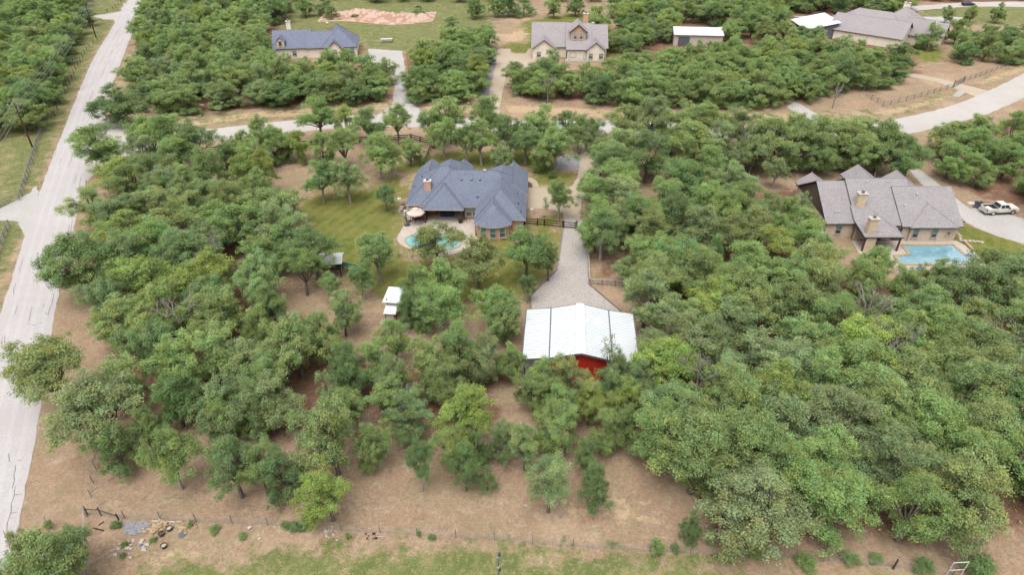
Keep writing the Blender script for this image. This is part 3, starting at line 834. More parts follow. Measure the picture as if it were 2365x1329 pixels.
for x, y in ((1.0, 104.0), (1.2, 100.6), (-17.0, 107.5), (-15.8, 109.5), (1.6, 98.4)):
    dx = min(abs(2.5 - x), abs(x + 17.75), abs(y - 97.2) if x > 0 else 9)
    part("vent_pipe", MB().bar((x - O.x, y - O.y, 2.7 + .83 * dx - .1), (x - O.x, y - O.y, 2.7 + .83 * dx + .28), .09, n=6), M['black'], house)
part("ridge_vent", MB().box(-4.6 - O.x, 106.6 - O.y, 7.05, .5, .3, .22), M['white'], house)
part("gate_door", MB().box(-5.62 - O.x, 96.9 - O.y, .95, .06, 1.0, 1.8), M['cedar'], house)
part("gutter_downpipe", MB().box(1.98 - O.x, 97.66 - O.y, 1.3, .09, .09, 2.5), M['trim'], house)
part("gutter_downpipe", MB().box(.0 - O.x, 96.7 - O.y, 1.3, .09, .09, 2.5), M['trim'], house)
part("air_conditioner", MB().box(-18.0 - O.x, 103.3 - O.y, .45, .8, .8, .9).box(-18.0 - O.x, 103.3 - O.y, .93, .6, .6, .06), M['white'], house)

# ---- patio, kidney pool and garden furniture of the brick house
patio_px = [(975, 488), (1108, 498), (1104, 548), (1112, 560), (1075, 575), (1040, 590), (990, 588), (945, 575), (922, 562), (918, 548), (928, 530), (938, 510), (942, 495)]
sheet("patio", spline([G(*p) for p in patio_px] + [G(*patio_px[0])], 5)[:-1], .03, M['patio'], .03, 30, .6, px=False)
pool_px = [(938, 552), (960, 541), (985, 537), (1010, 540), (1040, 546), (1062, 556), (1058, 570), (1030, 577), (1000, 578), (965, 572), (942, 564)]
pp = [Vector(q) for q in spline([G(*p) for p in pool_px] + [G(*pool_px[0])], 6)[:-1]]
cen = sum(pp, Vector((0, 0))) / len(pp)
pl = thing("swimming_pool", "kidney shaped turquoise swimming pool on the pale patio beside the brick house", "pool", (*cen, 0))
inn = [tuple(p - cen) for p in pp]; out = [tuple((p - cen) * 1.055) for p in pp]
cop = MB(); n_ = len(inn)
for i in range(n_):
    j = (i + 1) % n_
    cop.quad((*out[i], .1), (*out[j], .1), (*inn[j], .1), (*inn[i], .1)); cop.quad((*out[i], .03), (*out[j], .03), (*out[j], .1), (*out[i], .1)); cop.quad((*inn[i], .1), (*inn[j], .1), (*inn[j], .03), (*inn[i], .03))
part("coping", cop, M['sandstone'], pl, fix=False)
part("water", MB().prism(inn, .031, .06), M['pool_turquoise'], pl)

def umbrella(px, py):
    x, y = G(px, py)
    t = thing("patio_umbrella", "cream cantilever parasol shading red chairs on the patio", "umbrella", (x, y, .03))
    part("base", MB().lathe(-1.5, -.5, [(.55, 0), (.55, .1), (.1, .16)], 14), M['black'], t)
    part("pole", MB().bar((-1.5, -.5, .1), (-1.65, -.3, 2.4), .05), M['dark_wood'], t)
    part("arm", MB().bar((-1.65, -.3, 2.4), (0, 0, 2.9), .045).bar((0, 0, 2.95), (0, 0, 2.2), .03), M['dark_wood'], t)
    cp = MB(); ring = [(1.55 * math.cos(2 * math.pi * i / 8), 1.55 * math.sin(2 * math.pi * i / 8), 2.2) for i in range(8)]
    mid = [(x_ * .45, y_ * .45, 2.66) for x_, y_, _ in ring]
    for i in range(8):
        j = (i + 1) % 8
        cp.quad(ring[i], ring[j], mid[j], mid[i]); cp.quad(mid[i], mid[j], (0, 0, 2.86))
        cp.quad(ring[i], ring[j], (ring[j][0], ring[j][1], 2.0), (ring[i][0], ring[i][1], 2.0))
    c = part("canopy", cp, M['cream_fabric'], t, fix=False)
    part("vent_cap", MB().lathe(0, 0, [(.62, 2.74), (.35, 2.88), (.04, 2.96)], 8), M['cream_fabric'], c)
    for i in range(8): part("rib", MB().bar((ring[i][0], ring[i][1], 2.13), (0, 0, 2.8), .015, n=4), M['dark_wood'], t)
umbrella(962, 517)
def adirondack(mat_, label, px, py, rz, group=None):
    x, y = G(px, py)
    t = thing("garden_chair", label, "chair", (x, y, .03), rz, group)
    for i in range(5): part("seat_slat", MB().box(0, -.3 + i * .12, .36 - i * .025, .55, .1, .03), mat_, t)
    for i in range(5):
        a = (i - 2) * .115
        part("back_slat", MB().beam((a, .25, .28), (a * 1.25, .58, 1.0 - abs(i - 2) * .05), .1, .03), mat_, t)
    for sg in (-1, 1):
        part("arm", MB().box(sg * .36, .0, .6, .13, .75, .03), mat_, t)
        part("leg", MB().box(sg * .33, -.3, .29, .06, .09, .58), mat_, t)
        part("leg", MB().beam((sg * .33, .45, .03), (sg * .33, -.25, .36), .05, .09), mat_, t)
    return t
adirondack(M['red_paint'], "red slatted garden chair on the pool side of the fire table", 958, 509, R(155))
adirondack(M['red_paint'], "red slatted garden chair beside the porch post and fire table", 972, 508, R(-150))
adirondack(M['red_paint'], "red slatted garden chair half under the parasol near the house wall", 976, 499, R(-60))
adirondack(M['red_paint'], "red slatted garden chair under the parasol beside its pole", 956, 501, R(60))
adirondack(M['grey_wood'], "weathered brown garden chair at the lawn edge of the patio", 943, 513, R(70))
x, y = G(965, 506)
t = thing("fire_table", "small dark square fire table with a plant between red chairs", "table", (x, y, .03))
part("table_top", MB().box(0, 0, .5, .8, .8, .07), M['dark_wood'], t)
for sx in (-1, 1):
    for sy in (-1, 1): part("leg", MB().box(sx * .3, sy * .3, .24, .09, .09, .47), M['dark_wood'], t)
def tile_bits(t): pass
x, y = G(1033, 497)
t = thing("dining_set", "dark blue covered dining table under the porch roof", "table", (x, y, .03))
part("table_cover", MB().box(0, 0, .4, 2.2, 1.2, .8).box(0, 0, .82, 1.9, .95, .08), M['blue_fabric'], t)
for sx in (-.85, .85): part("leg", MB().box(sx, -.45, .1, .1, .1, .2), M['black'], t)
def steel_chair(px, py, rz, label):
    x, y = G(px, py)
    t = thing("patio_chair", label, "chair", (x, y, .03), rz)
    part("seat", MB().box(0, 0, .44, .55, .55, .05), M['galv'], t)
    part("backrest", MB().beam((0, .27, .45), (0, .42, 1.0), .52, .05), M['galv'], t)
    for sx in (-.24, .24):
        for sy in (-.24, .24): part("leg", MB().bar((sx, sy, 0), (sx, sy, .43), .02), M['black_iron'], t)
steel_chair(1073, 508, R(-80), "grey patio chair beside the right porch post")
steel_chair(1074, 501, R(-90), "grey patio chair against the house wall by the double window")
x, y = G(998, 496)
t = thing("patio_cabinet", "orange-brown wooden cabinet under the porch roof", "cabinet", (x, y, .03))
part("carcass", MB().box(0, 0, .45, 1.4, .55, .9), M['cedar'], t)
for sx in (-.35, .35):
    d = part("door", MB().box(sx, -.29, .45, .62, .03, .76), M['cedar'], t); part("knob", MB().box(sx * .3, -.32, .5, .04, .04, .04), M['black'], d)
part("counter_top", MB().box(0, 0, .93, 1.5, .62, .05), M['concrete'], t)
x, y = G(1190, 535)
t = thing("barbecue_grill", "black covered barbecue grill in the corner of the brick house", "grill", (x, y, 0))
part("cover", MB().box(0, 0, .45, 1.05, .62, .82).lathe(0, 0, [(.5, .85), (.46, 1.02), (.3, 1.15), (.1, 1.18)], 10), M['black'], t)
for sx in (-.4, .4): part("caster", MB().box(sx, -.2, .03, .07, .07, .07), M['rubber'], t)
for (px, py), lab in (((985, 507), "potted green plant at the foot of the left porch post"), ((1062, 516), "potted plant with orange flowers by the right porch post")):
    x, y = G(px, py)
    t = thing("potted_plant", lab, "plant", (x, y, .03))
    part("pot", MB().lathe(0, 0, [(.14, 0), (.22, .32), (.24, .36), (.18, .36)], 10), M['rust'], t)
    lf = MB()
    for i in range(70):
        a = rng.random() * 6.28; q = rng.random() ** .5 * .32; z = .4 + rng.random() * .5
        c0 = Vector((math.cos(a) * q, math.sin(a) * q, z)); u = Vector((rng.uniform(-1, 1), rng.uniform(-1, 1), rng.uniform(-.3, 1))).normalized() * .08; v_ = u.orthogonal().normalized() * .05
        lf.quad(c0 - u - v_, c0 + u - v_, c0 + u + v_, c0 - u + v_)
    part("foliage", lf, mat('pot_leaf', lin(86, 110, 48), lin(70, 96, 40), 5), t, fix=False)
x, y = G(1256, 500)
tag(part("utility_box", MB().lathe(0, 0, [(.3, 0), (.3, .22), (.2, .3)], 10), M['galv'], None), "low round grey cover on the lawn beside the drive", "utility box").location = (x, y, 0)
for (px, py), lb in (((922, 459), "white round lid lying on the lawn left of the brick house"), ((1228, 484), "small white box on the lawn below the parking pad")):
    x, y = G(px, py); o = part("lawn_cover", MB().lathe(0, 0, [(.4, 0), (.4, .08), (.3, .12)], 10), M['white'], None)
    o.location = (x, y, 0); tag(o, lb, "cover")
for k, (px, py) in enumerate([(925, 488), (929, 489), (934, 489), (928, 478), (926, 483)]):
    x, y = G(px, py); o = part("paving_stone", MB().prism([(.42 * math.cos(a) * (1 + .1 * math.sin(3 * a + k)), .3 * math.sin(a)) for a in [i * .7 for i in range(9)]], 0, .07), M['white_stone'], None)
    o.location = (x, y, .0); tag(o, "pale flat stone in the mulch bed at the corner of the brick house", "stone", "stones in the corner bed")
sheet("mulch_bed", [(928, 470), (938, 470), (938, 492), (926, 493), (921, 485)], .006, M['soil'], .1, 33, .4)

# ---- the grey shingled house with the rectangular pool
O2 = Vector((60.0, 100.0))
h = House("grey_roofed_house", "tan brick house with a grey gabled shingle roof and two stone chimneys", "house", O2, 0, 2.75, .6, M['shingle_grey'], M['cap_grey'], M['brick_tan'], M['trim_brown'], M['siding_brown'])
def hg(x0, x1, y0, y1, ax, **k): h.gable(x0 - O2.x, x1 - O2.x, y0 - O2.y, y1 - O2.y, ax, **k)
def hh(x0, x1, y0, y1, **k): h.hip(x0 - O2.x, x1 - O2.x, y0 - O2.y, y1 - O2.y, **k)
hg(49.9, 55.2, 95.6, 109.6, 'x', p=.6)
hg(54.5, 64.5, 95.0, 110.4, 'x', p=.6)
hg(61.6, 71.3, 94.6, 107.6, 'x', p=.6)
hh(62.7, 70.4, 94.2, 104.0, p=.62, ins=.5)
hh(67.0, 72.5, 96.4, 106.0, p=.45)
hg(50.35, 55.6, 103.0, 111.3, 'y', p=.68)
hg(59.6, 65.2, 104.0, 114.4, 'y', p=.68)
hg(64.8, 71.0, 101.0, 111.6, 'y', p=.68)
# covered patio roof, cut by a hip on its right
q = lambda x, y, z: (x - O2.x, y - O2.y, z)
A, B, Cq, D = q(54.3, 95.6, 3.25), q(54.3, 91.4, 2.7), q(60.4, 91.4, 2.7), q(57.2, 97.7, 4.5)
h.roof.quad(A, B, Cq); h.roof.quad(A, Cq, D); h.roof.quad(Cq, q(60.6, 95.1, 2.78), D); h.roof.quad(q(54.3, 98.2, 4.66), A, D)
h.fas.prism([A[:2], B[:2], Cq[:2], (60.5 - O2.x, 95.2 - O2.y)], 2.5, 2.69)
h._cap((Cq, D))
gh = h.finish()
for nm, m_ in (("side_gable", M['siding_brown']),):
    pass
for x in (52.4,): window(gh, x - O2.x, 95.6 + .44 - O2.y, 1.45, .95, 1.6, up=M['pane_teal'], low=M['glassdark'])
for x, wd, ht in ((64.1, .95, 1.55), (67.1, .95, 1.55), (69.35, .6, .7)): window(gh, x - O2.x, 94.2 + .5 - O2.y, 1.5, wd, ht, up=M['pane_teal'] if wd > .7 else M['glassdark'], low=M['glassdark'])
part("patio_door", MB().box(61.4 - O2.x, 95.03 - O2.y, 1.1, 1.0, .12, 2.1), M['glassdark'], gh)
part("porch_post", MB().box(60.1 - O2.x, 91.75 - O2.y, 1.28, .22, .22, 2.56), M['red_wood'], gh)
part("porch_post", MB().box(54.7 - O2.x, 91.75 - O2.y, 1.28, .22, .22, 2.56), M['red_wood'], gh)
part("fireplace_wall", MB().box(55.6 - O2.x, 91.95 - O2.y, 1.25, 1.6, .6, 2.5), M['stone'], gh)
chimney(gh, 55.75 - O2.x, 98.3 - O2.y, 3.6, 6.75, 1.35, .95, M['stone'])
chimney(gh, 55.5 - O2.x, 92.6 - O2.y, 2.5, 5.3, 1.35, .95, M['stone'])
for x, y in ((58.0, 102.0), (61.3, 102.0), (51.8, 97.4), (52.4, 97.4), (65.3, 99.6), (62.8, 97.8), (69.6, 95.4)):
    y0 = 95.6 if x < 54 else (95.0 if x < 62 else 94.4)
    vent(gh, x - O2.x, y - O2.y, 2.75 + .6 * (y - y0) + .02, m=M['white'], r=.14, h=.22)
part("meter_box", MB().box(50.2 - O2.x, 96.8 - O2.y, 1.3, .25, .5, .7), M['galv'], gh)
part("propane_tank", MB().lathe(49.9 - O2.x, 95.9 - O2.y, [(.05, 0), (.25, .05), (.25, .9), (.2, 1.1), (.05, 1.2)], 10), M['white'], gh)

# rectangular pool and its deck
deck = sheet("pool_deck", [(61.3, 95.0), (71.2, 95.0), (72.4, 92.5), (71.6, 86.2), (58.5, 86.2), (56, 88.0), (54.0, 91.0), (54.5, 95.0)], .03, M['patio'], .02, 35, .8, px=False)
pc = Vector((64.8, 90.6))
t = thing("swimming_pool", "rectangular blue swimming pool with tan coping behind the grey roofed house", "pool", (*pc, 0))
PW = [(61.8, 93.6), (70.0, 93.6), (70.3, 87.7), (59.0, 87.7), (59.0, 90.2), (61.6, 90.6)]
inn = [(x - pc.x, y - pc.y) for x, y in PW]
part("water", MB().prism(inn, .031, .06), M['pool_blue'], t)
for i in range(6):
    a, b = Vector(inn[i]), Vector(inn[(i + 1) % 6]); d = (b - a).normalized(); nr = Vector((d.y, -d.x)) * -.0
    L = (b - a).length; k = max(1, round(L / .9))
    for j in range(k):
        p, q_ = a.lerp(b, j / k), a.lerp(b, (j + .97) / k)
        part("coping_stone", MB().beam((p.x, p.y, .075), (q_.x, q_.y, .075), .42, .1), M['sandstone'], t)
for k in range(11):      # stepping stones
    px, py = [(2204, 531), (2208, 536), (2213, 540), (2217, 545), (2218, 551), (2221, 556), (2230, 556), (2240, 557), (2250, 558), (2259, 558), (2268, 560)][k]
    x, y = G(px, py)
    o = part("stepping_stone", MB().prism([((.36 + .08 * math.sin(k + i)) * math.cos(i * .9), .28 * math.sin(i * .9)) for i in range(7)], 0, .06), M['white_stone'], None)
    o.location = (x, y, 0); o.rotation_euler[2] = k
    tag(o, "flat pale stepping stone in the lawn between pool deck and gravel drive", "stepping stone", "stepping stones across the side lawn")
edging("stone_edging", [(2226, 560), (2236, 570), (2248, 582)], "row of sandstone blocks beside the corner of the rectangular pool deck", M['sandstone'], .35, .45)
for (px, py, lb) in ((2237, 592, "bright blue float lying on the deck at the rectangular pool's corner"), (2124, 622, "blue float on the near edge of the rectangular pool deck"), (2018, 562, "blue plastic chair under the stone chimney porch")):
    x, y = G(px, py); t = thing("pool_float", lb, "float", (x, y, .03))
    mbf = MB()
    for i in range(14):
        a, b = 2 * math.pi * i / 14, 2 * math.pi * (i + 1) / 14
        mbf.bar((.45 * math.cos(a), .3 * math.sin(a), .1), (.45 * math.cos(b), .3 * math.sin(b), .1), .1, n=8, cap=False)
    part("ring", mbf, M['blue_plastic'], t, smooth=True); part("bed", MB().box(0, 0, .08, .75, .45, .06), M['blue_plastic'], t)
x, y = G(2026, 562)
t = thing("barbecue_grill", "black kettle grill under the porch of the grey roofed house", "grill", (x, y, .03))
part("bowl", MB().lathe(0, 0, [(.1, .55), (.33, .72), (.36, .85), (.3, 1.0), (.08, 1.1)], 12), M['black'], t)
for a in (0, 2.1, 4.2): part("leg", MB().bar((.2 * math.cos(a), .2 * math.sin(a), .62), (.36 * math.cos(a), .36 * math.sin(a), 0), .02), M['black_iron'], t)
x, y = G(2049, 420)
t = thing("satellite_mast", "white satellite dish on a pole behind the grey roofed house", "satellite dish", (x, y, 0))
part("mast", MB().bar((0, 0, 0), (0, 0, 3.2), .06), M['galv'], t); part("dish", MB().lathe(0, 0, [(.05, 3.1), (.42, 3.2), (.5, 3.35), (.4, 3.3)], 12), M['white'], t)
for k in range(6):
    px, py = [(1885, 528), (1890, 534), (1896, 530), (1901, 522), (1893, 538), (1904, 536)][k]
    x, y = G(px, py); o = part("storage_bin", MB().box(0, 0, .3, .7, .5, .56).box(0, 0, .6, .76, .56, .06), [M['white'], M['blue_plastic'], M['white'], M['galv'], M['sandstone'], M['white']][k], None)
    o.location = (x, y, 0); o.rotation_euler[2] = k * .7
    tag(o, ["white storage box leaning in the clutter by the brown gable", "blue lidded tub in the clutter by the brown gable", "white storage box in the middle of the clutter by the brown gable", "grey metal box beside the tan house corner", "sandy yellow box in the clutter at the tan house corner", "white box closest to the tan brick wall corner"][k], "box")

# ---- the barn: white ribbed metal roof, red gable end, open lean-tos
BO = Vector((8.3, 65.7))
barn = thing("metal_barn", "barn with a broad white ribbed metal roof and red gable wall", "barn", (*BO, 0), R(-4))
Y0, Y1 = -4.95, 4.95
prof = [(-6.75, 3.6), (-3.65, 3.95), (0, 4.85), (3.65, 3.95), (6.75, 3.6)]
for (xa, za), (xb, zb) in zip(prof[:-1], prof[1:]):
    mb = MB()
    pts = [(xa, Y0, za), (xb, Y0, zb), (xb, Y1, zb), (xa, Y1, za)]
    lo = [(x, y, z - .08) for x, y, z in pts]
    mb.quad(*pts); mb.quad(*lo[::-1])
    for i in range(4): mb.quad(lo[i], lo[(i + 1) % 4], pts[(i + 1) % 4], pts[i])
    r_ = part("roof_panel", mb, M['white_metal'], barn)
    rb = MB(); k = 30
    for i in range(k + 1):
        y = Y0 + .06 + (Y1 - Y0 - .12) * i / k
        rb.beam((xa + .01, y, za + .015), (xb - .01, y, zb + .015), .075, .06)
    part("roof_rib", rb, M['rib_metal'], r_)
part("ridge_cap", MB().beam((-.27, Y0 - .05, 4.84), (-.27, Y1 + .05, 4.84), .5, .05).beam((.27, Y0 - .05, 4.84), (.27, Y1 + .05, 4.84), .5, .05).beam((0, Y0 - .06, 4.91), (0, Y1 + .06, 4.91), .36, .05), M['white_metal'], barn)
for yy in (Y0 - .04, Y1 + .04):
    tr = MB()
    for (xa, za), (xb, zb) in zip(prof[:-1], prof[1:]): tr.beam((xa, yy, za - .06), (xb, yy, zb - .06), .05, .24)
    part("rake_trim", tr, M['grey_trim_metal'], barn)
for sx in (-1, 1):
    part("gutter", MB().beam((sx * 6.82, Y0, 3.51), (sx * 6.82, Y1, 3.51), .14, .14), M['grey_trim_metal'], barn)
    part("roof_flashing", MB().beam((sx * 3.65, Y0, 3.99), (sx * 3.65, Y1, 3.99), .16, .02), M['grey_trim_metal'], barn)
# closed middle bay
WY = -4.45
part("gable_wall", MB().quad((-3.5, WY, 0), (3.5, WY, 0), (3.5, WY, 3.9), (0, WY, 4.76), (-3.5, WY, 3.9)).quad((-3.5, WY + .1, 0), (3.5, WY + .1, 0), (3.5, WY + .1, 3.9), (0, WY + .1, 4.76), (-3.5, WY + .1, 3.9)), M['red_metal'], barn, fix=False)
rb = MB()
for i in range(29):
    x = -3.4 + i * .2429; rb.box(x, WY - .02, (3.86 + (3.5 - abs(x)) * .245) / 2, .04, .04, 3.86 + (3.5 - abs(x)) * .245 - .02)
part("wall_rib", rb, M['red_metal'], barn)
for x in (-3.5, 3.5): part("side_wall", MB().box(x, 0, 1.92, .08, 8.8, 3.84), M['red_metal'], barn)
part("back_wall", MB().box(0, 4.4, 1.95, 6.9, .08, 3.9), M['red_metal'], barn)
part("base_trim", MB().box(0, WY - .03, .1, 7.1, .1, .2), M['white'], barn)
part("corner_trim", MB().box(3.52, WY - .03, 1.95, .16, .08, 3.85), M['white'], barn); part("corner_trim", MB().box(-3.52, WY - .03, 1.95, .16, .08, 3.85), M['white'], barn)
part("foundation", MB().box(0, 0, .05, 13.6, 9.9, .1), M['concrete'], barn)
for sx in (-1, 1):
    for yy in (-4.6, -1.5, 1.6, 4.6): part("post", MB().box(sx * 6.5, yy, 1.77, .15, .15, 3.54), M['grey_trim_metal'], barn)
part("side_panel", MB().box(5.0, 4.5, 1.9, 3.0, .06, 3.5), M['grey_trim_metal'], barn)
part("corner_pipe", MB().bar((6.75, 5.05, 0), (6.75, 5.05, 3.9), .05), M['white'], barn)
x, y = 5.1 * math.cos(R(-4)), -2.6
t = thing("utility_trailer", "dark blue trailer parked under the right lean-to of the barn", "trailer", (BO.x + 5.0, BO.y - 2.8, .1), R(-4))
part("bed", MB().box(0, 0, .75, 2.0, 3.0, .12), M['black'], t); part("side_board", MB().box(-1, 0, 1.0, .06, 3, .45).box(1, 0, 1.0, .06, 3, .45).box(0, -1.5, 1.0, 2, .06, .45), M['blue_fabric'], t)
for sx in (-1.1, 1.1): part("wheel", MB().bar((sx - .1, 0, .33), (sx + .1, 0, .33), .33, n=14), M['rubber'], t)
part("tongue", MB().beam((0, 1.5, .6), (0, 2.4, .5), .1, .1), M['black'], t)
# retaining sleeper in front of the barn
for a, b, lb in (((1290, 916), (1478, 921), "long pale sleeper laid across the dirt in front of the barn"), ((1478, 745), (1510, 724), "rough fallen rail beside the right eave of the barn")):
    p, q_ = Vector(G(*a)), Vector(G(*b)); o = part("timber_sleeper", MB().beam((0, 0, .11), (q_.x - p.x, q_.y - p.y, .11), .2, .22), M['grey_wood'], None)
    o.location = (*p, 0); tag(o, lb, "timber")

# ---- far house: slate-blue roof
x, y = G(735, 122)
h = House("slate_roofed_house", "far house with a slate-blue roof and a small arched dormer", "house", (x, y), R(8), 2.8, .75, M['shingle_slate'], M['cap_blue'], M['cream_stone'], M['trim_brown'])
h.gable(-12.0, -1.0, -5.0, 5.5, 'x'); h.gable(-2.5, 7.0, -5.5, 5.0, 'x', p=.66); h.hip(1.5, 12.0, -5.5, 6.5, p=.85); h.hip(2.5, 9.0, -3, 12.5, p=.95); h.gable(3.4, 7.6, -6.5, 0, 'y', p=.95)
fh = h.finish()
chimney(fh, -7.5, 2.5, 4, 8.6, 1.2, 1.0, M['cream_stone'], M['white'])
d = MB()
d.quad((-10.6, -4.6, 3.0), (-8.4, -4.6, 3.0), (-8.4, -4.6, 4.8), (-9.5, -4.6, 5.8), (-10.6, -4.6, 4.8)); d.box(-9.5, -3.6, 4.0, 2.1, 1.96, 1.6)
dm = part("dormer", d, M['brick_tan'], fh, fix=False)
d = MB().quad((-10.9, -4.9, 4.6), (-9.5, -4.9, 5.95), (-9.5, -.6, 5.95), (-10.9, -.6, 4.6)).quad((-8.1, -4.9, 4.6), (-9.5, -4.9, 5.95), (-9.5, -.6, 5.95), (-8.1, -.6, 4.6))
part("dormer_roof", d, M['shingle_slate'], dm, fix=False)
window(fh, -9.5, -4.62, 4.2, .9, 1.3, up=M['glassdark'], low=M['glassdark'])
window(fh, 5.5, -6.06, 1.6, 1.2, 1.6); window(fh, 10.3, -5.06, 1.5, 1.2, 1.5); window(fh, -6, -4.56, 1.4, 1.2, 1.5)
for xx, yy in ((10.6, 2.0), (10.4, -1.0)): vent(fh, xx, yy, 3.9 + .0, m=M['black'], r=.12)
part("patio_slab", MB().box(-2.5, 8.3, .06, 15, 5.0, .12), M['white'], fh)

# ---- far house: pale grey roof with a brown gabled dormer
x, y = G(1320, 128)
h = House("dormer_house", "far cream stone house with a brown two-window dormer in its grey roof", "house", (x, y), R(-2), 2.9, .72, M['shingle_pale'], M['cap_pale'], M['cream_stone'], M['trim_brown'])
x0_, x1_ = G(1229, 126, 2.9)[0] - x, G(1411, 138, 2.9)[0] - x
h.gable(x0_, x0_ + 10.6, -2.0, 12.5, 'x'); h.gable(x0_ + 9.9, x0_ + 17.2, -4.8, 14.0, 'x', p=.55); h.gable(x0_ + 14.5, x1_ + .8, -3.0, 11.5, 'x', p=.68)
h.gable(x0_, x0_ + 7.2, -4.5, 3.0, 'y', p=.72); h.gable(x0_ + 15.3, x1_, -5.8, 4.0, 'y', p=.8)
dh = h.finish()
dx = x0_ + 13.3
d = MB().box(dx, 0.0, 5.6, 4.2, 3.2, 3.6); d.quad((dx - 2.1, -1.62, 7.3), (dx + 2.1, -1.62, 7.3), (dx, -1.62, 9.0)).quad((dx - 2.1, 1.5, 7.3), (dx + 2.1, 1.5, 7.3), (dx, 1.5, 9.0))
dm = part("dormer", d, M['siding_tan'], dh, fix=False)
d = MB()
for sg in (-1, 1):
    d.quad((dx + sg * 2.6, -2.0, 6.98), (dx, -2.0, 9.12), (dx, 6, 9.12), (dx + sg * 2.6, 6, 6.98))
part("dormer_roof", d, M['shingle_pale'], dm, fix=False)
d = MB()
for sg in (-1, 1): d.beam((dx + sg * 2.6, -2.02, 6.88), (dx, -2.02, 9.02), .05, .22)
part("dormer_rake", d, M['trim_brown'], dm)
for sx in (-.85, .85): window(dh, dx + sx, -1.64, 5.9, .95, 1.7, frame=M['white'])
part("front_door", MB().box(x0_ + 14.6, -3.9, 1.15, 1.1, .12, 2.2), M['red_lens'], dh)
window(dh, x0_ + 11.9, -4.3, 1.5, 1.7, 1.4, up=M['glassdark'], low=M['glassdark'])
window(dh, x0_ + 16.9, -5.36, 1.4, 1.2, 1.5); window(dh, x1_ - 1.4, -5.36, 1.4, 1.2, 1.5); window(dh, x0_ + 2.2, -4.06, 1.4, 1.2, 1.5)
for xx in (x0_ + 10.6, x0_ + 14.9): part("porch_post", MB().box(xx, -5.6, 1.3, .2, .2, 2.6), M['white'], dh)
chimney(dh, x1_ - 5.5, 6.8, 5.5, 10.2, 1.4, 1.1, M['brick'], M['white'])
part("water_tank", MB().box(x1_ - 3.4, 6.0, 7.7, .8, .8, .6), M['white'], dh)
part("porch_slab", MB().box(x0_ + 12.8, -5.0, .08, 6.0, 2.6, .16), M['concrete'], dh)
for (a, b, lb) in (((1311, 66), (1330, 66), "short white pipe rail on the far green lawn"), ((1353, 67), (1384, 68), "longer white pipe rail on the far green lawn beside the chimney")):
    p, q_ = Vector(G(*a)), Vector(G(*b)); d_ = q_ - p
    t = thing("pipe_rail", lb, "rail", (*p, 0))
    part("rail", MB().bar((0, 0, .9), (d_.x, d_.y, .9), .06), M['white'], t)
    for k in (0, .5, 1): part("post", MB().bar((d_.x * k, d_.y * k, 0), (d_.x * k, d_.y * k, .9), .05), M['white'], t)

# ---- white metal garage among the trees
a_, b_ = Vector(G(1553, 105)), Vector(G(1668, 108)); d_ = b_ - a_
t = thing("metal_garage", "cream metal garage with a white ribbed roof among the far trees", "garage", (*((a_ + b_) / 2), 0), math.atan2(d_.y, d_.x))
Lh = d_.length / 2
part("wall", MB().box(0, 4.5, 1.7, 2 * Lh - .4, 9, 3.4), M['cream_fabric'], t)
for yy0, z0, yy1, z1 in ((-.4, 3.35, 4.5, 4.6), (4.5, 4.6, 9.4, 3.35)):
    r_ = part("roof_panel", MB().quad((-Lh, yy0, z0), (Lh, yy0, z0), (Lh, yy1, z1), (-Lh, yy1, z1)).quad((-Lh, yy0, z0 - .1), (Lh, yy0, z0 - .1), (Lh, yy1, z1 - .1), (-Lh, yy1, z1 - .1)), M['white_metal'], t, fix=False)
    rb = MB()
    for i in range(33): rb.beam((-Lh + .1 + i * (2 * Lh - .2) / 32, yy0, z0 + .02), (-Lh + .1 + i * (2 * Lh - .2) / 32, yy1, z1 + .02), .08, .06)
    part("roof_rib", rb, M['white_metal'], r_)
for sg in (-1, 1): part("gable_wall", MB().quad((sg * (Lh - .22), 0, 3.38), (sg * (Lh - .22), 9, 3.38), (sg * (Lh - .22), 4.5, 4.5)), M['cream_fabric'], t, fix=False)
part("garage_door", MB().box(-Lh + 3.2, -.05, 1.4, 3.4, .1, 2.7), M['grey_trim_metal'], t); part("fascia", MB().box(0, -.42, 3.28, 2 * Lh, .06, .16), M['pale_wood'], t)

# ---- far right: rambling cream house and its white roofed shed
x, y = G(2022, 92)
h = House("rambling_house", "far cream stucco house with a rambling pale grey roof and gabled front", "house", (x, y), R(-40), 2.9, .72, M['shingle_pale'], M['cap_pale'], M['cream_stone'], M['trim_brown'], M['cream_stone'])
h.hip(-16, 8, 0, 14, p=.62); h.gable(-8, 4.0, -6, 8, 'y', p=.7) if False else None
h.gable(-13, 9.0, -7.5, 5.0, 'x', p=.62); h.hip(-4, 12, 2, 18, p=.75); h.gable(6.0, 14.0, 0, 8.5, 'x', p=1.0); h.gable(6, 17.5, 4.5, 11, 'x', p=.85); h.hip(-18, -8, -3, 8, p=.6)
rh = h.finish()
for yy, zz in ((4.2, 5.0), (2.6, 1.4), (7.8, 1.6)): window(rh, (13.6 if yy < 4.5 else 17.1), yy, zz, 1.0, 1.6, face='X', up=M['glassdark'], low=M['glassdark'])
part("front_door", MB().box(13.6, 1.5, 1.2, .12, 1.2, 2.3), M['glassdark'], rh)
chimney(rh, 3.5, 12.0, 5, 9.6, 1.8, 1.2, M['cream_stone'])
x, y = 97.0, 228.0
t = thing("white_roofed_shed", "far metal shed with a plain white sloping roof behind the woods", "shed", (x, y, 0), 0)
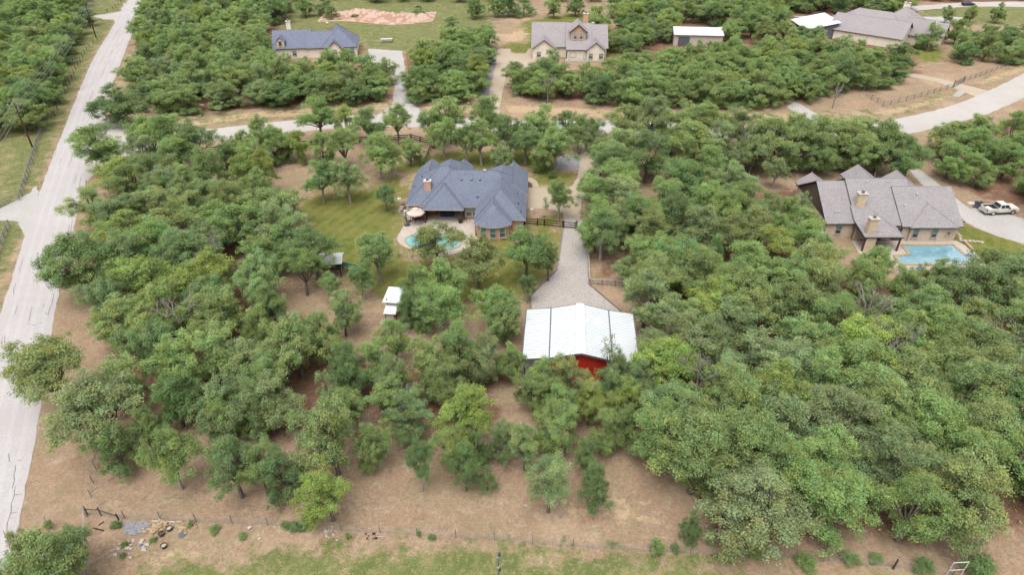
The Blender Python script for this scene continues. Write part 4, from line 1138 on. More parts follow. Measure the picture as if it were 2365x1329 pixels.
part("wall", MB().quad((-5, -6.5, 0), (4.5, -6.5, 0), (4.5, -6.5, 4.7), (-5, -6.5, 2.8)).quad((-5, 6.5, 0), (4.5, 6.5, 0), (4.5, 6.5, 4.7), (-5, 6.5, 2.8)).quad((-5, -6.5, 0), (-5, 6.5, 0), (-5, 6.5, 2.8), (-5, -6.5, 2.8)).quad((4.5, -6.5, 0), (4.5, 6.5, 0), (4.5, 6.5, 4.7), (4.5, -6.5, 4.7)), M['grey_trim_metal'], t)
rf = MB(); a8 = [(-5.6, -7, 2.85), (5, -7, 4.95), (5, 7, 4.95), (-5.6, 7, 2.85)]; b8 = [(q[0], q[1], q[2] - .12) for q in a8]
rf.quad(*a8).quad(*b8[::-1])
for i in range(4): rf.quad(b8[i], b8[(i + 1) % 4], a8[(i + 1) % 4], a8[i])
part("roof_panel", rf, M['white_metal'], t)
part("shed_door", MB().box(-.5, -6.56, 1.3, 3, .08, 2.6), M['red_wood'], t)
x, y = G(1935, 58)
t = thing("playset", "far wooden playset with orange and red parts beside the woods", "playset", (x, y, 0), .3)
for sx in (-1.2, 1.2):
    for sy in (-.9, .9): part("post", MB().box(sx, sy, 1.4, .12, .12, 2.8), M['cedar'], t)
part("deck", MB().box(0, 0, 1.3, 2.5, 1.9, .1), M['cedar'], t); part("roof", MB().quad((-1.4, -1.1, 2.7), (1.4, -1.1, 2.7), (0, 0, 3.5)).quad((1.4, 1.1, 2.7), (-1.4, 1.1, 2.7), (0, 0, 3.5)).quad((1.4, -1.1, 2.7), (1.4, 1.1, 2.7), (0, 0, 3.5)).quad((-1.4, 1.1, 2.7), (-1.4, -1.1, 2.7), (0, 0, 3.5)), M['red_paint'], t, fix=False)
part("slide", MB().beam((1.3, 0, 1.35), (3.6, 0, .15), .6, .08), M['cedar'], t); part("swing_beam", MB().bar((-1.2, 0, 2.5), (-5.2, 0, 2.4), .07).bar((-5.2, 0, 2.4), (-5.4, 1, 0), .06).bar((-5.2, 0, 2.4), (-5.4, -1, 0), .06), M['cedar'], t)

# ---- chicken coop by the clearing
x, y = G(908, 746)
t = thing("chicken_coop", "small timber coop with two white tin roofs beside the oaks", "coop", (x, y, 0), R(-6))
for xx, yy, hh_ in ((-.95, .1, 1.55), (.25, -.05, 1.55), (-.95, 2.7, 2.9), (1.9, 2.7, 2.6), (1.9, .4, 2.4), (-.95, 1.4, 2.9)):
    part("post", MB().box(xx, yy, hh_ / 2, .13, .13, hh_), M['cedar'], t)
part("house_box", MB().box(-.35, .75, .75, 1.12, 1.3, 1.5), M['cream_fabric'], t)
part("nest_roof", MB().quad((-1.15, -.15, 1.52), (.5, -.15, 1.52), (.5, 1.5, 2.0), (-1.15, 1.5, 2.0)).quad((-1.15, -.15, 1.46), (.5, -.15, 1.46), (.5, 1.5, 1.94), (-1.15, 1.5, 1.94)), M['white_metal'], t, fix=False)
part("main_roof", MB().quad((-1.5, 1.0, 2.55), (2.5, 1.0, 2.55), (2.5, 3.6, 3.35), (-1.2, 3.6, 3.35)).quad((-1.5, 1.0, 2.49), (2.5, 1.0, 2.49), (2.5, 3.6, 3.29), (-1.2, 3.6, 3.29)), M['white_metal'], t, fix=False)
part("run_wall", MB().box(.5, 2.72, .5, 2.8, .05, 1.0).box(1.92, 1.6, .5, .05, 2.3, 1.0), M['grey_wood'], t)
part("mesh_rail", MB().beam((-.95, 2.7, 1.6), (1.9, 2.7, 1.6), .06, .08).beam((.3, 0, .7), (1.9, .4, .7), .06, .08), M['cedar'], t)
part("ramp", MB().beam((.3, .7, .7), (1.2, .2, .05), .35, .05), M['cedar'], t)
sheet("coop_gravel", [(880, 738), (930, 738), (950, 750), (935, 764), (895, 760), (872, 748)], .006, M['drive_gravel'], .3, 41, .4)

# ---- playset pavilion with a teal slide
x, y = G(770, 632)
t = thing("garden_playset", "timber play fort with a tin roof and teal slide under the trees", "playset", (x, y, 0), R(5))
for xx in (-1.3, 1.3):
    for yy in (-1.1, 1.1): part("post", MB().box(xx, yy, 1.4, .14, .14, 2.8), M['dark_wood'], t)
part("deck", MB().box(0, 0, 1.25, 2.7, 2.3, .1), M['dark_wood'], t)
for sg in (-1, 1): part("roof_panel", MB().quad((-1.8, sg * 1.6, 2.6), (1.8, sg * 1.6, 2.6), (1.8, 0, 3.3), (-1.8, 0, 3.3)).quad((-1.8, sg * 1.6, 2.55), (1.8, sg * 1.6, 2.55), (1.8, 0, 3.25), (-1.8, 0, 3.25)), M['white_metal'], t, fix=False)
part("slide", MB().beam((1.4, .2, 1.4), (4.2, .5, .3), .6, .06).beam((1.4, -.1, 1.52), (4.2, .2, .42), .05, .2).beam((1.4, .5, 1.52), (4.2, .8, .42), .05, .2), M['teal'], t)
part("railing", MB().beam((-1.3, -1.1, 1.9), (1.3, -1.1, 1.9), .06, .1).beam((-1.3, 1.1, 1.9), (1.3, 1.1, 1.9), .06, .1), M['dark_wood'], t)
part("ladder", MB().beam((-1.4, .3, 0), (-1.3, .3, 1.3), .08, .08).beam((-1.4, -.3, 0), (-1.3, -.3, 1.3), .08, .08).beam((-1.36, -.3, .5), (-1.36, .3, .5), .06, .06).beam((-1.34, -.3, .9), (-1.34, .3, .9), .06, .06), M['dark_wood'], t)

# ---- pickup truck
a_, b_ = Vector(G(2287, 503)), Vector(G(2332, 501)); d_ = b_ - a_
px_, py_ = G(2304, 491)
tr = thing("pickup_truck", "pale beige crew cab pickup parked on the white gravel drive", "pickup", (px_, py_, .012), math.atan2(d_.y, d_.x) + R(1))
def side_loft(mb, prof, hw, inset):
    """prof: list of (x,z) outline; extruded across y with tumblehome"""
    n = len(prof)
    for sg in (-1, 1):
        mb.quad(*[(x, sg * (hw - inset(z)), z) for x, z in prof])
    for i in range(n):
        (xa, za), (xb, zb) = prof[i], prof[(i + 1) % n]
        mb.quad((xa, -(hw - inset(za)), za), (xb, -(hw - inset(zb)), zb), (xb, hw - inset(zb), zb), (xa, hw - inset(za), za))
L = 5.85
body = MB()
side_loft(body, [(-2.9, .55), (-2.2, .5), (-2.05, .82), (-1.65, .95), (-1.25, .82), (-1.1, .5), (1.35, .5), (1.5, .82), (1.9, .95), (2.3, .82), (2.45, .5), (2.85, .55), (2.95, .85), (2.85, 1.12), (1.35, 1.22), (-.75, 1.22), (-.75, .75), (-.74, .7), (-2.88, .7), (-2.9, .7)], .99, lambda z: .04 if z > 1 else 0)
for sg in (-1, 1): body.box(-1.82, sg * .92, 1.0, 2.15, .13, .5)
body.box(-2.88, 0, .97, .1, 1.9, .56)
bo = part("body", body, M['truck_paint'], tr, fix=True)
part("bed_floor", MB().box(-1.8, 0, .74, 2.05, 1.66, .06), M['black'], tr)
part("bed_liner", MB().box(-1.8, .84, 1.0, 2.05, .03, .46).box(-1.8, -.84, 1.0, 2.05, .03, .46).box(-.8, 0, 1.0, .03, 1.66, .46), M['black'], tr)
cab = MB(); side_loft(cab, [(-.74, 1.2), (1.4, 1.2), (.75, 1.82), (-.5, 1.88)], .93, lambda z: (z - 1.2) * .28)
part("cab", cab, M['truck_paint'], tr)
gl = MB()
for sg in (-1, 1):
    for x0, x1 in ((-.58, .1), (.18, 1.1)):
        yb, yt = sg * .937, sg * (.937 - .14)
        gl.quad((x0, yb, 1.26), (x1, yb, 1.26), (x1 - (.38 if x1 > 1 else 0), yt, 1.76), (x0 + (.08 if x0 < 0 else 0), yt, 1.78))
gl.quad((1.36, -.82, 1.26), (1.36, .82, 1.26), (.83, .7, 1.79), (.83, -.7, 1.79)); gl.quad((-.745, -.8, 1.3), (-.745, .8, 1.3), (-.56, .68, 1.8), (-.56, -.68, 1.8))
part("windows", gl, M['glassdark'], tr, fix=False)
for sx in (-1.65, 1.9):
    for sg in (-1, 1):
        wl = part("wheel", MB().bar((sx, sg * .76, .4), (sx, sg * 1.0, .4), .4, n=20), M['rubber'], tr)
        part("rim", MB().bar((sx, sg * .98, .4), (sx, sg * 1.015, .4), .25, n=14), M['chrome'], wl)
part("bumper", MB().box(-2.98, 0, .58, .16, 1.85, .2), M['chrome'], tr); part("bumper", MB().box(2.93, 0, .6, .16, 1.85, .24), M['chrome'], tr)
for sg in (-1, 1):
    part("tail_light", MB().box(-2.93, sg * .89, 1.02, .06, .17, .36), M['red_lens'], tr); part("headlight", MB().box(2.86, sg * .8, .95, .12, .3, .22), M['white'], tr)
    part("mirror", MB().box(.95, sg * 1.06, 1.28, .14, .2, .2), M['black'], tr)
part("running_board", MB().box(.15, 1.0, .42, 2.3, .16, .06).box(.15, -1.0, .42, 2.3, .16, .06), M['black'], tr)
x, y = G(2255, 480)
t = thing("wheelie_bin", "grey wheelie bin leaning beside the pickup on the gravel verge", "bin", (x, y, 0), R(30))
part("body", MB().quad((-.3, -.32, .05), (.3, -.32, .05), (.36, -.4, 1.0), (-.36, -.4, 1.0)).quad((-.3, .32, .05), (.3, .32, .05), (.36, .4, 1.0), (-.36, .4, 1.0)).quad((-.3, -.32, .05), (-.3, .32, .05), (-.36, .4, 1.0), (-.36, -.4, 1.0)).quad((.3, -.32, .05), (.3, .32, .05), (.36, .4, 1.0), (.36, -.4, 1.0)), M['grey_trim_metal'], t, fix=False)
part("lid", MB().box(0, 0, 1.04, .76, .86, .08), M['blue_fabric'], t)
for sx in (-.34, .34): part("wheel", MB().bar((sx - .04, .35, .12), (sx + .04, .35, .12), .12, n=10), M['rubber'], t)
x, y = G(2246, 470)
tag(part("board", MB().box(0, 0, .04, 1.5, 1.1, .06), M['white'], None), "white board lying on the verge behind the bin", "board").location = (x, y, 0)
x, y = G(2268, 474)
t = thing("flat_trailer", "low dark flat trailer frame on the verge behind the pickup", "trailer", (x, y, 0), R(-12))
part("frame", MB().beam((-1.2, -.5, .4), (1.6, -.5, .4), .08, .1).beam((-1.2, .5, .4), (1.6, .5, .4), .08, .1).beam((-1.2, -.5, .4), (-1.2, .5, .4), .08, .1).beam((1.6, -.5, .4), (2.5, 0, .4), .08, .1).beam((1.6, .5, .4), (2.5, 0, .4), .08, .1), M['black_iron'], t)
for sg in (-.62, .62): part("wheel", MB().bar((0, sg - .08, .25), (0, sg + .08, .25), .25, n=12), M['rubber'], t)

# ================================================================== POLES, WIRES, FENCES
def pole(px, py, H, rz, label):
    x, y = G(px, py)
    t = thing("utility_pole", label, "utility pole", (x, y, 0), rz)
    part("shaft", MB().bar((0, 0, 0), (0, 0, H), .19, .12, n=10), M['pole_wood'], t)
    part("crossarm", MB().box(0, 0, H - .35, 2.8, .16, .18), M['galv'], t)
    for xx in (-1.2, -.45, .45, 1.2): part("insulator", MB().lathe(xx, 0, [(.05, H - .28), (.1, H - .14), (.08, H - .02), (.03, H + .02)], 8), M['white'], t)
    part("brace", MB().beam((-.8, .02, H - .4), (0, .02, H - 1.0), .04, .05).beam((.8, .02, H - .4), (0, .02, H - 1.0), .04, .05), M['galv'], t)
    return Vector((x, y, 0)), t
P1, T1 = pole(75, 340, 9.3, R(20), "brown utility pole standing by the grey pipe fence")
P2, T2 = pole(222, 86, 9.3, R(20), "utility pole with a grey transformer by the far wire fence")
part("transformer", MB().lathe(.35, .25, [(.28, 7.7), (.3, 7.75), (.3, 8.5), (.2, 8.6)], 10), M['galv'], T2)
P0 = P1 + (P1 - P2); P3 = P2 + (P2 - P1)
ends = [(P0, P1), (P1, P2), (P2, P3)]
names = ["outer", "second", "third", "inner", "low"]
for k, (off, hz) in enumerate(((-1.2, 9.35), (-.45, 9.35), (.45, 9.35), (1.2, 9.35), (0, 7.3))):
    mb = MB()
    for a, b in ends:
        n_ = 16
        o_ = Vector((off * math.cos(R(20)), off * math.sin(R(20)), hz))
        prev = None
        for i in range(n_ + 1):
            t_ = i / n_; p = (a + o_).lerp(b + o_, t_); p.z -= 1.3 * 4 * t_ * (1 - t_) * (1.2 if k == 4 else 1)
            if prev is not None: mb.bar(prev, p, .026 if k < 4 else .035, n=4, cap=False)
            prev = p
    o = part("power_line", mb, M['wire'], None)
    tag(o, "lowest sagging cable slung below the utility pole crossarms" if k == 4 else "overhead power line strung between the utility pole crossarms", "power line", None if k == 4 else "power lines on the crossarms")

def fence(name, ptspx, label, spacing, post, rails, mpost, mrail, group=None, z0=0, pickets=None, mesh_=None, close_end=True):
    """post=(w,h); rails=list of (height, w, h)"""
    pts = [Vector(G(*p)) for p in ptspx]; base = pts[0]
    t = thing(name, label, "fence", (*base, 0), 0, group)
    wires = MB()
    for si, (a, b) in enumerate(zip(pts[:-1], pts[1:])):
        a, b = a - base, b - base; Ln = (b - a).length; k = max(1, round(Ln / spacing)); ang = math.atan2(b.y - a.y, b.x - a.x)
        for j in range(k + (1 if si == len(pts) - 2 else 0)):
            p = a.lerp(b, j / k); hh_ = post[1] * rng.uniform(.94, 1.05)
            part("post", MB().box(p.x, p.y, hh_ / 2, post[0], post[0], hh_, ang), mpost, t)
        for j in range(k):
            p, q_ = a.lerp(b, j / k), a.lerp(b, (j + 1) / k)
            for (zz, rw, rh) in rails:
                if rh >= .05: part("rail", MB().beam((p.x, p.y, zz), (q_.x, q_.y, zz), rw, rh), mrail, t)
                else: wires.beam((p.x, p.y, zz), (q_.x, q_.y, zz), rw, rh)
            if pickets:
                m_ = max(1, int((q_ - p).length / pickets[0]))
                for i in range(m_):
                    c_ = p.lerp(q_, (i + .5) / m_)
                    part("picket", MB().box(c_.x, c_.y, pickets[2] / 2 + .05, pickets[1], .03, pickets[2], ang), mrail, t)
    if wires.v: part("fence_wire", wires, M['dark_wire'], t, kind="stuff")
    return t
B3 = [(.35, .05, .15), (.75, .05, .15), (1.15, .05, .15)]
fence("board_fence", [(1211, 519), (1241, 521), (1257, 522), (1300, 527)], "dark brown three board fence running from the brick house to the drive", 3.2, (.2, 1.35), B3, M['dark_wood'], M['dark_wood'])
x0, y0 = G(1302, 527); x1, y1 = G(1328, 529)
t = thing("drive_gate", "dark brown board gate closed across the gravel drive", "gate", (x0, y0, 0), math.atan2(y1 - y0, x1 - x0)); Lg = math.hypot(x1 - x0, y1 - y0)
for zz in (.3, .7, 1.1): part("rail", MB().box(Lg / 2, 0, zz, Lg, .06, .14), M['dark_wood'], t)
for xx in (0, Lg): part("stile", MB().box(xx, .01, .7, .16, .1, 1.2), M['dark_wood'], t)
part("gate_post", MB().box(Lg + .25, 0, .75, .22, .22, 1.5), M['dark_wood'], t)
fence("board_fence", [(470, 354), (560, 348), (650, 341), (720, 337), (830, 329), (950, 323), (992, 334)], "dark brown board fence along the side street behind the oaks", 3.0, (.16, 1.3), B3[:], M['dark_wood'], M['dark_wood'])
fence("board_fence", [(998, 340), (990, 356), (981, 377)], "weathered split rail fence slanting behind the brick house", 1.5, (.2, 1.3), [(.4, .1, .12), (.8, .1, .12), (1.15, .1, .12)], M['grey_wood'], M['grey_wood'])
fence("picket_fence", [(1358, 577), (1361, 657), (1420, 661), (1478, 666)], "low wooden picket fence with a pale top rail beside the gravel drive", 2.4, (.14, 1.0), [(.95, .16, .06), (.35, .05, .08)], M['grey_wood'], M['pale_wood'], pickets=(.3, .12, .8))
PR = [(1.2, .06, .06), (.75, .05, .05), (.3, .05, .05)]
fence("pipe_fence", [(107, 298), (97, 306), (72, 382), (47, 463), (0, 479), (-40, 490)], "grey pipe fence along the mown verge below the utility pole", 2.4, (.08, 1.25), PR, M['galv'], M['galv'], pickets=(.5, .03, 1.1))
fence("pipe_fence", [(23, 522), (12, 550), (0, 585), (-30, 670)], "short grey pipe fence on the verge below the gravel turnout", 2.4, (.08, 1.25), PR, M['galv'], M['galv'], pickets=(.5, .03, 1.1))
W4 = [(.25, .009, .009), (.5, .009, .009), (.75, .009, .009), (1.0, .009, .009)]
fence("wire_fence", [(225, 92), (206, 108), (175, 160), (157, 204), (140, 240), (127, 268)], "wire fence on dark wooden posts along the far roadside verge", 4.0, (.13, 1.2), W4, M['dark_wood'], M['dark_wire'])
fence("wire_fence", [(248, 27), (262, 22), (280, 6)], "short wire fence beside the far farm track", 4.0, (.13, 1.2), W4, M['dark_wood'], M['dark_wire'])
fence("wire_fence", [(202, 1190), (289, 1200), (372, 1203), (454, 1208), (537, 1211), (619, 1215), (702, 1220), (788, 1228), (878, 1233), (964, 1240), (1053, 1244), (1142, 1250), (1230, 1258), (1323, 1265), (1413, 1270), (1500, 1276), (1594, 1281), (1688, 1286), (1780, 1291), (1900, 1298), (2064, 1312), (2200, 1330)], "long wire fence on thin metal posts across the back of the dry lot", 9, (.06, 1.25), W4 + [(.12, .009, .009), (.38, .009, .009), (.62, .009, .009)], M['galv'], M['dark_wire'])
fence("wire_fence", [(200, 1196), (212, 1150), (216, 1118), (222, 1085), (232, 1040)], "thin wire fence beside the county road verge on thin metal posts", 5, (.06, 1.2), W4, M['galv'], M['dark_wire'])
fence("corner_brace", [(202, 1190), (234, 1192), (276, 1206)], "rusty pipe corner brace where the back fences meet", 2.5, (.1, 1.1), [(.8, .06, .06)], M['rust'], M['rust'])
fence("wire_fence", [(202, 1192), (204, 1260), (206, 1340), (208, 1420)], "wire fence with white top rail running below the corner brace", 5, (.07, 1.25), [(1.25, .07, .07)] + W4, M['galv'], M['pale_wood'])
PB = [(1.15, .05, .06), (.75, .04, .05), (.35, .04, .05)]
fence("pipe_fence", [(2000, 222), (2038, 246), (2110, 229), (2200, 202)], "black pipe fence around the sandy bank beside the concrete gate drive", 3.0, (.09, 1.25), PB, M['black_iron'], M['black_iron'])
fence("pipe_fence", [(2226, 189), (2300, 162), (2365, 137), (2440, 105)], "black pipe fence climbing the verge beyond the iron gate", 3.0, (.09, 1.25), PB, M['black_iron'], M['black_iron'])
fence("pipe_fence", [(690, 82), (795, 70), (806, 84)], "black iron fence behind the slate roofed house", 2.5, (.08, 1.3), [(1.25, .05, .05), (.2, .05, .05)], M['black_iron'], M['black_iron'])
fence("wire_fence", [(1416, 88), (1424, 98), (1440, 112)], "chain link fence at the edge of the far green lawn", 4, (.08, 1.4), [(1.35, .05, .05)] + W4, M['galv'], M['galv'])
x0, y0 = G(2201, 202); x1, y1 = G(2224, 190); Lg = math.hypot(x1 - x0, y1 - y0)
t = thing("iron_gate", "black ornamental iron drive gate with stepped panels by the street", "gate", (x0, y0, 0), math.atan2(y1 - y0, x1 - x0))
part("frame", MB().beam((0, 0, .2), (Lg, 0, .2), .08, .1).beam((0, 0, 1.1), (Lg, 0, 1.1), .08, .1).beam((0, 0, .1), (0, 0, 1.9), .16, .16).beam((Lg, 0, .1), (Lg, 0, 1.9), .16, .16), M['black_iron'], t)
for i in range(16):
    u = (i + .5) / 16; part("baluster", MB().beam((u * Lg, 0, .2), (u * Lg, 0, 1.15 + .5 * abs(math.sin(u * 9))), .05, .05), M['black_iron'], t)

# tall steel post in the near pasture, and the white frame by the back fence
x, y = 1.15 * -1, 33.6
px_, py_ = G(1152, 1329)
t = thing("steel_post", "tall grey steel post with dark brackets in the near pasture", "post", (px_ * .98, py_ - 1.4, 0))
part("shaft", MB().bar((0, 0, 0), (0, 0, 5.2), .075, n=10), M['galv'], t)
for zz in (5.0, 2.9): part("bracket", MB().box(.12, 0, zz, .16, .12, .55), M['black'], t)
part("clamp", MB().bar((0, 0, 3.15), (0, 0, 3.3), .11, n=10).bar((0, 0, 4.6), (0, 0, 4.7), .1, n=10), M['white'], t)
x, y = G(2178, 1329)
t = thing("pipe_stand", "white pipe ladder frame standing beside a shrub at the back fence", "stand", (x, y - .3, 0), R(3))
for a, b in (((0, 0, 0), (0, .0, 2.25)), ((1.35, 0, 0), (1.35, 0, 2.25))): part("upright", MB().bar(a, b, .045), M['white'], t)
for zz in (.1, 1.1, 2.2): part("crossbar", MB().bar((0, 0, zz), (1.35, 0, zz), .045), M['white'], t)
x, y = G(2062, 1316)
t = thing("fence_post", "dark wooden post standing in the wire fence near the white frame", "post", (x, y, 0))
part("shaft", MB().bar((0, 0, 0), (.05, .0, 1.7), .09, .08), M['dark_wood'], t); part("top_band", MB().bar((.05, 0, 1.55), (.05, 0, 1.68), .1), M['white'], t)

# ---- odds and ends in the rubbly corner of the back lot
for k, (px, py, m_, lb) in enumerate([(374, 1238, 'black', "black plastic tub beside the fence, on its own among weeds"), (392, 1226, 'black', "black tub with a pale inside standing below the rubble heap"), (380, 1266, 'black', "black tub standing farthest from the fence on bare clay")]):
    x, y = G(px, py); t = thing("plastic_tub", lb, "tub", (x, y, 0)); t.scale = (.82, .82, .82)
    part("wall", MB().lathe(0, 0, [(.26, 0), (.33, .42), (.36, .45), (.3, .45), (.25, .1)], 14), M[m_], t)
    part("contents", MB().lathe(0, 0, [(.2, .12), (.28, .33), (.1, .35)], 12), M['white_stone' if k else 'soil'], t)
def rock(mb, cx, cy, r, seed, zs=.6):
    b = bmesh.new(); bmesh.ops.create_icosphere(b, subdivisions=1, radius=r)
    k = len(mb.v)
    for v in b.verts:
        nz = 1 + .45 * mnoise.noise(v.co * (1.6 / r) + Vector((seed, seed * 2, 0)))
        mb.v.append((cx + v.co.x * nz * 1.2, cy + v.co.y * nz, max(-.02, v.co.z * nz * zs + r * zs * .6)))
    mb.f += [tuple(k + v.index for v in f.verts) for f in b.faces]; b.free()
def heap(pxy, n, spread, rr, m_, name, label, cat):
    x, y = G(*pxy); t = thing(name, label, cat, (x, y, 0))
    for i in range(n):
        mb = MB(); a = rng.random() * 6.28; q_ = rng.random() ** .6 * spread
        rock(mb, math.cos(a) * q_ * 1.5, math.sin(a) * q_, rr * rng.uniform(.5, 1.3), i * 1.7 + pxy[0])
        part("stone", mb, m_, t)
heap((358, 1218), 34, .75, .2, M['sandstone'], "rubble_heap", "heap of yellow sandstone rubble beside the grey gravel patch", "rubble")
heap((425, 1220), 26, .8, .17, M['sandstone'], "rubble_heap", "scatter of brown broken stone below the back fence near the tubs", "rubble")
heap((300, 1268), 30, 1.1, .16, M['white_stone'], "rubble_heap", "pale chalky rubble patch on the clay below the gravel patch", "rubble")
heap((880, 1045), 26, .9, .12, M['white_stone'], "rubble_heap", "scatter of white broken stone under the tall oaks in the lot", "rubble")
heap((778, 1235), 22, 1.0, .1, M['white_stone'], "rubble_heap", "scatter of pale broken tile along the back fence", "rubble")
heap((858, 1240), 9, .5, .13, M['rust'], "brick_pile", "small pile of rusty brown bricks along the back fence", "bricks")
for (px, py, r_, lb) in ((577, 1221, .22, "pale block lying by itself below the back fence"), (600, 1246, .16, "small white stone in the grass left of the back fence weeds"), (965, 232, .45, "white boulder beside the gravel drive mouth"), (1082, 240, .4, "white boulder at the sandy verge by the concrete drive"), (276, 1206, .2, "white stone close to the rusty corner brace"), (1215, 1170, .14, "pale stick stone on the dry lot"), (486, 1229, .13, "blue-grey scrap beside the stone scatter")):
    x, y = G(px, py); mb = MB(); rock(mb, 0, 0, r_, px, .7)
    o = part("stone", mb, M['white_stone'], None); o.location = (x, y, 0); tag(o, lb, "stone")
for (a, b, wd, m_, lb) in (((351, 1206), (405, 1208), .1, 'white', "white pipe lying along the fence by the gravel patch"), ((870, 1242), (890, 1243), .12, 'pale_wood', "pale plank lying beside the brick pile"), ((1212, 1169), (1222, 1170), .1, 'pale_wood', "short pale stick lying on the dry lot"), ((1185, 911), (1205, 909), .14, 'pale_wood', "pale board lying on the sandy track left of the barn"), ((215, 1222), (240, 1228), .1, 'rust', "rusty rod lying below the corner brace"), ((228, 1215), (240, 1207), .08, 'rust', "bent rusty pipe leaning below the corner brace")):
    p, q_ = Vector(G(*a)), Vector(G(*b)); o = part("scrap_length", MB().beam((0, 0, wd / 2), (q_.x - p.x, q_.y - p.y, wd / 2), wd, wd), M[m_], None)
    o.location = (*p, 0); tag(o, lb, "scrap")
x, y = G(326, 1261); o = part("blue_bag", MB().lathe(0, 0, [(.1, 0), (.14, .06), (.08, .12), (.02, .14)], 8), M['blue_plastic'], None); o.location = (x, y, 0); tag(o, "bright blue plastic bag on the pale rubble", "bag")
x, y = G(422, 1236); o = part("drain_cover", MB().lathe(0, 0, [(.4, 0), (.4, .06), (.3, .08)], 12), M['grey_trim_metal'], None); o.location = (x, y, 0); tag(o, "round grey metal lid lying on the rubble", "lid")
x, y = G(109, 1212); o = part("marker_post", MB().bar((0, 0, 0), (0, 0, 1.1), .06), M['white'], None); o.location = (x, y, 0); tag(o, "white marker post in the verge beside the county road", "post")
# picnic table and lamp in the far field
x, y = G(893, 95)
t = thing("picnic_table", "white picnic table standing on the far mown field", "picnic table", (x, y, 0), .1)
for i in range(5): part("top_board", MB().box(0, -.6 + i * .3, .78, 3.6, .27, .06), M['white'], t)
for sg in (-1, 1):
    part("bench", MB().box(0, sg * 1.25, .46, 3.6, .4, .06), M['white'], t); part("leg_frame", MB().beam((sg * 1.2, -1.2, .05), (sg * 1.2, .5, .75), .1, .1).beam((sg * 1.2, 1.2, .05), (sg * 1.2, -.5, .75), .1, .1).beam((sg * 1.2, -1.3, .4), (sg * 1.2, 1.3, .4), .1, .1), M['pane_teal'], t)
x, y = G(758, 66)
t = thing("globe_lamp", "white globe lamp on a thin pole behind the slate roofed house", "lamp", (x, y, 0))
part("pole", MB().bar((0, 0, 0), (0, 0, 1.4), .05), M['white'], t); part("globe", MB().lathe(0, 0, [(.1, 1.3), (.42, 1.55), (.5, 1.8), (.38, 2.05), (.08, 2.2)], 12), M['white'], t, smooth=True)
x, y = G(1369, 62)
t = thing("flag_pole", "thin white flag pole behind the dormer house chimney", "pole", (x, y, 0))
part("mast", MB().bar((0, 0, 0), (0, 0, 5.5), .06), M['galv'], t); part("finial", MB().lathe(0, 0, [(.05, 5.4), (.3, 5.6), (.05, 5.85)], 10), M['white'], t)
for (px, py, lb) in ((266, 281, "green street name sign at the corner of the side street"), (471, 262, "white marker sign on the sandy verge by the woods")):
    x, y = G(px, py); t = thing("road_sign", lb, "sign", (x, y, 0))
    part("post", MB().bar((0, 0, 0), (0, 0, 2.2), .04), M['galv'], t); part("panel", MB().box(0, -.05, 2.1, 1.0, .03, .25), M['teal' if px < 300 else 'white'], t)
# parked cars on the far back street
for k, (px, py, m_, lb) in enumerate(((2235, 12, 'blue_fabric', "dark blue car parked on the far back street"),)):
    x, y = G(px, py); t = thing("parked_car", lb, "car", (x, y, .012), R(4))
    b_ = MB(); side_loft(b_, [(-2.2, .3), (2.2, .3), (2.25, .7), (1.3, .9), (-2.1, .95), (-2.25, .6)], .9, lambda z: 0); part("body", b_, M[m_], t)
    b_ = MB(); side_loft(b_, [(-1.6, .9), (1.1, .88), (.5, 1.42), (-1.0, 1.45)], .82, lambda z: (z - .9) * .3); part("cabin", b_, M['glassdark'], t)
    for sx in (-1.4, 1.4):
        for sg in (-1, 1): part("wheel", MB().bar((sx, sg * .7, .32), (sx, sg * .92, .32), .32, n=14), M['rubber'], t)

# ================================================================== TREES
nr = np.random.RandomState(11)
def unit(v): return v / (np.linalg.norm(v, axis=-1, keepdims=True) + 1e-9)
class Proto: pass
def leaves(clumps, per, ls, flat=.55, upbias=.75, rnd=.7):
    """leaf sprays through the volume of each clump: centre, two half-axes, tint"""
    Cn, U, V, T = [], [], [], []
    for (c, r, tint) in clumps:
        n = max(8, int(per * r * r))
        d = unit(nr.normal(size=(n, 3)) + np.array([0, 0, .35]))
        q = nr.rand(n, 1) ** .55 * 1.14
        lump = 1 + .28 * np.sin(d[:, :1] * 5 + c[0] * 3) * np.cos(d[:, 1:2] * 4 + c[1] * 2)
        p = np.array(c) + d * q * lump * np.array([r, r, r * flat])
        nm = unit(d * .55 + np.array([0, 0, upbias]) + nr.normal(size=(n, 3)) * rnd)
        a = unit(np.cross(nm, nr.normal(size=(n, 3))))
        b = np.cross(nm, a)
        s = ls * nr.uniform(.6, 1.25, (n, 1))
        Cn.append(p); U.append(a * s); V.append(b * s * nr.uniform(.5, .8, (n, 1)))
        t = np.array(tint) * nr.uniform(.78, 1.22, (n, 1)) * np.concatenate([nr.uniform(.94, 1.08, (n, 1)), np.ones((n, 1)), nr.uniform(.85, 1.15, (n, 1))], 1)
        T.append(t)
    return [np.concatenate(x) for x in (Cn, U, V, T)]
def leaf_geo(Cn, U, V, T):
    v = np.stack([Cn - U, Cn + V * .9 - U * .1, Cn + U, Cn - V * .9 - U * .1], 1).reshape(-1, 3)
    f = np.arange(len(v)).reshape(-1, 4)
    col = np.repeat(np.concatenate([T, np.ones((len(T), 1))], 1), 4, 0)
    return v, f, col
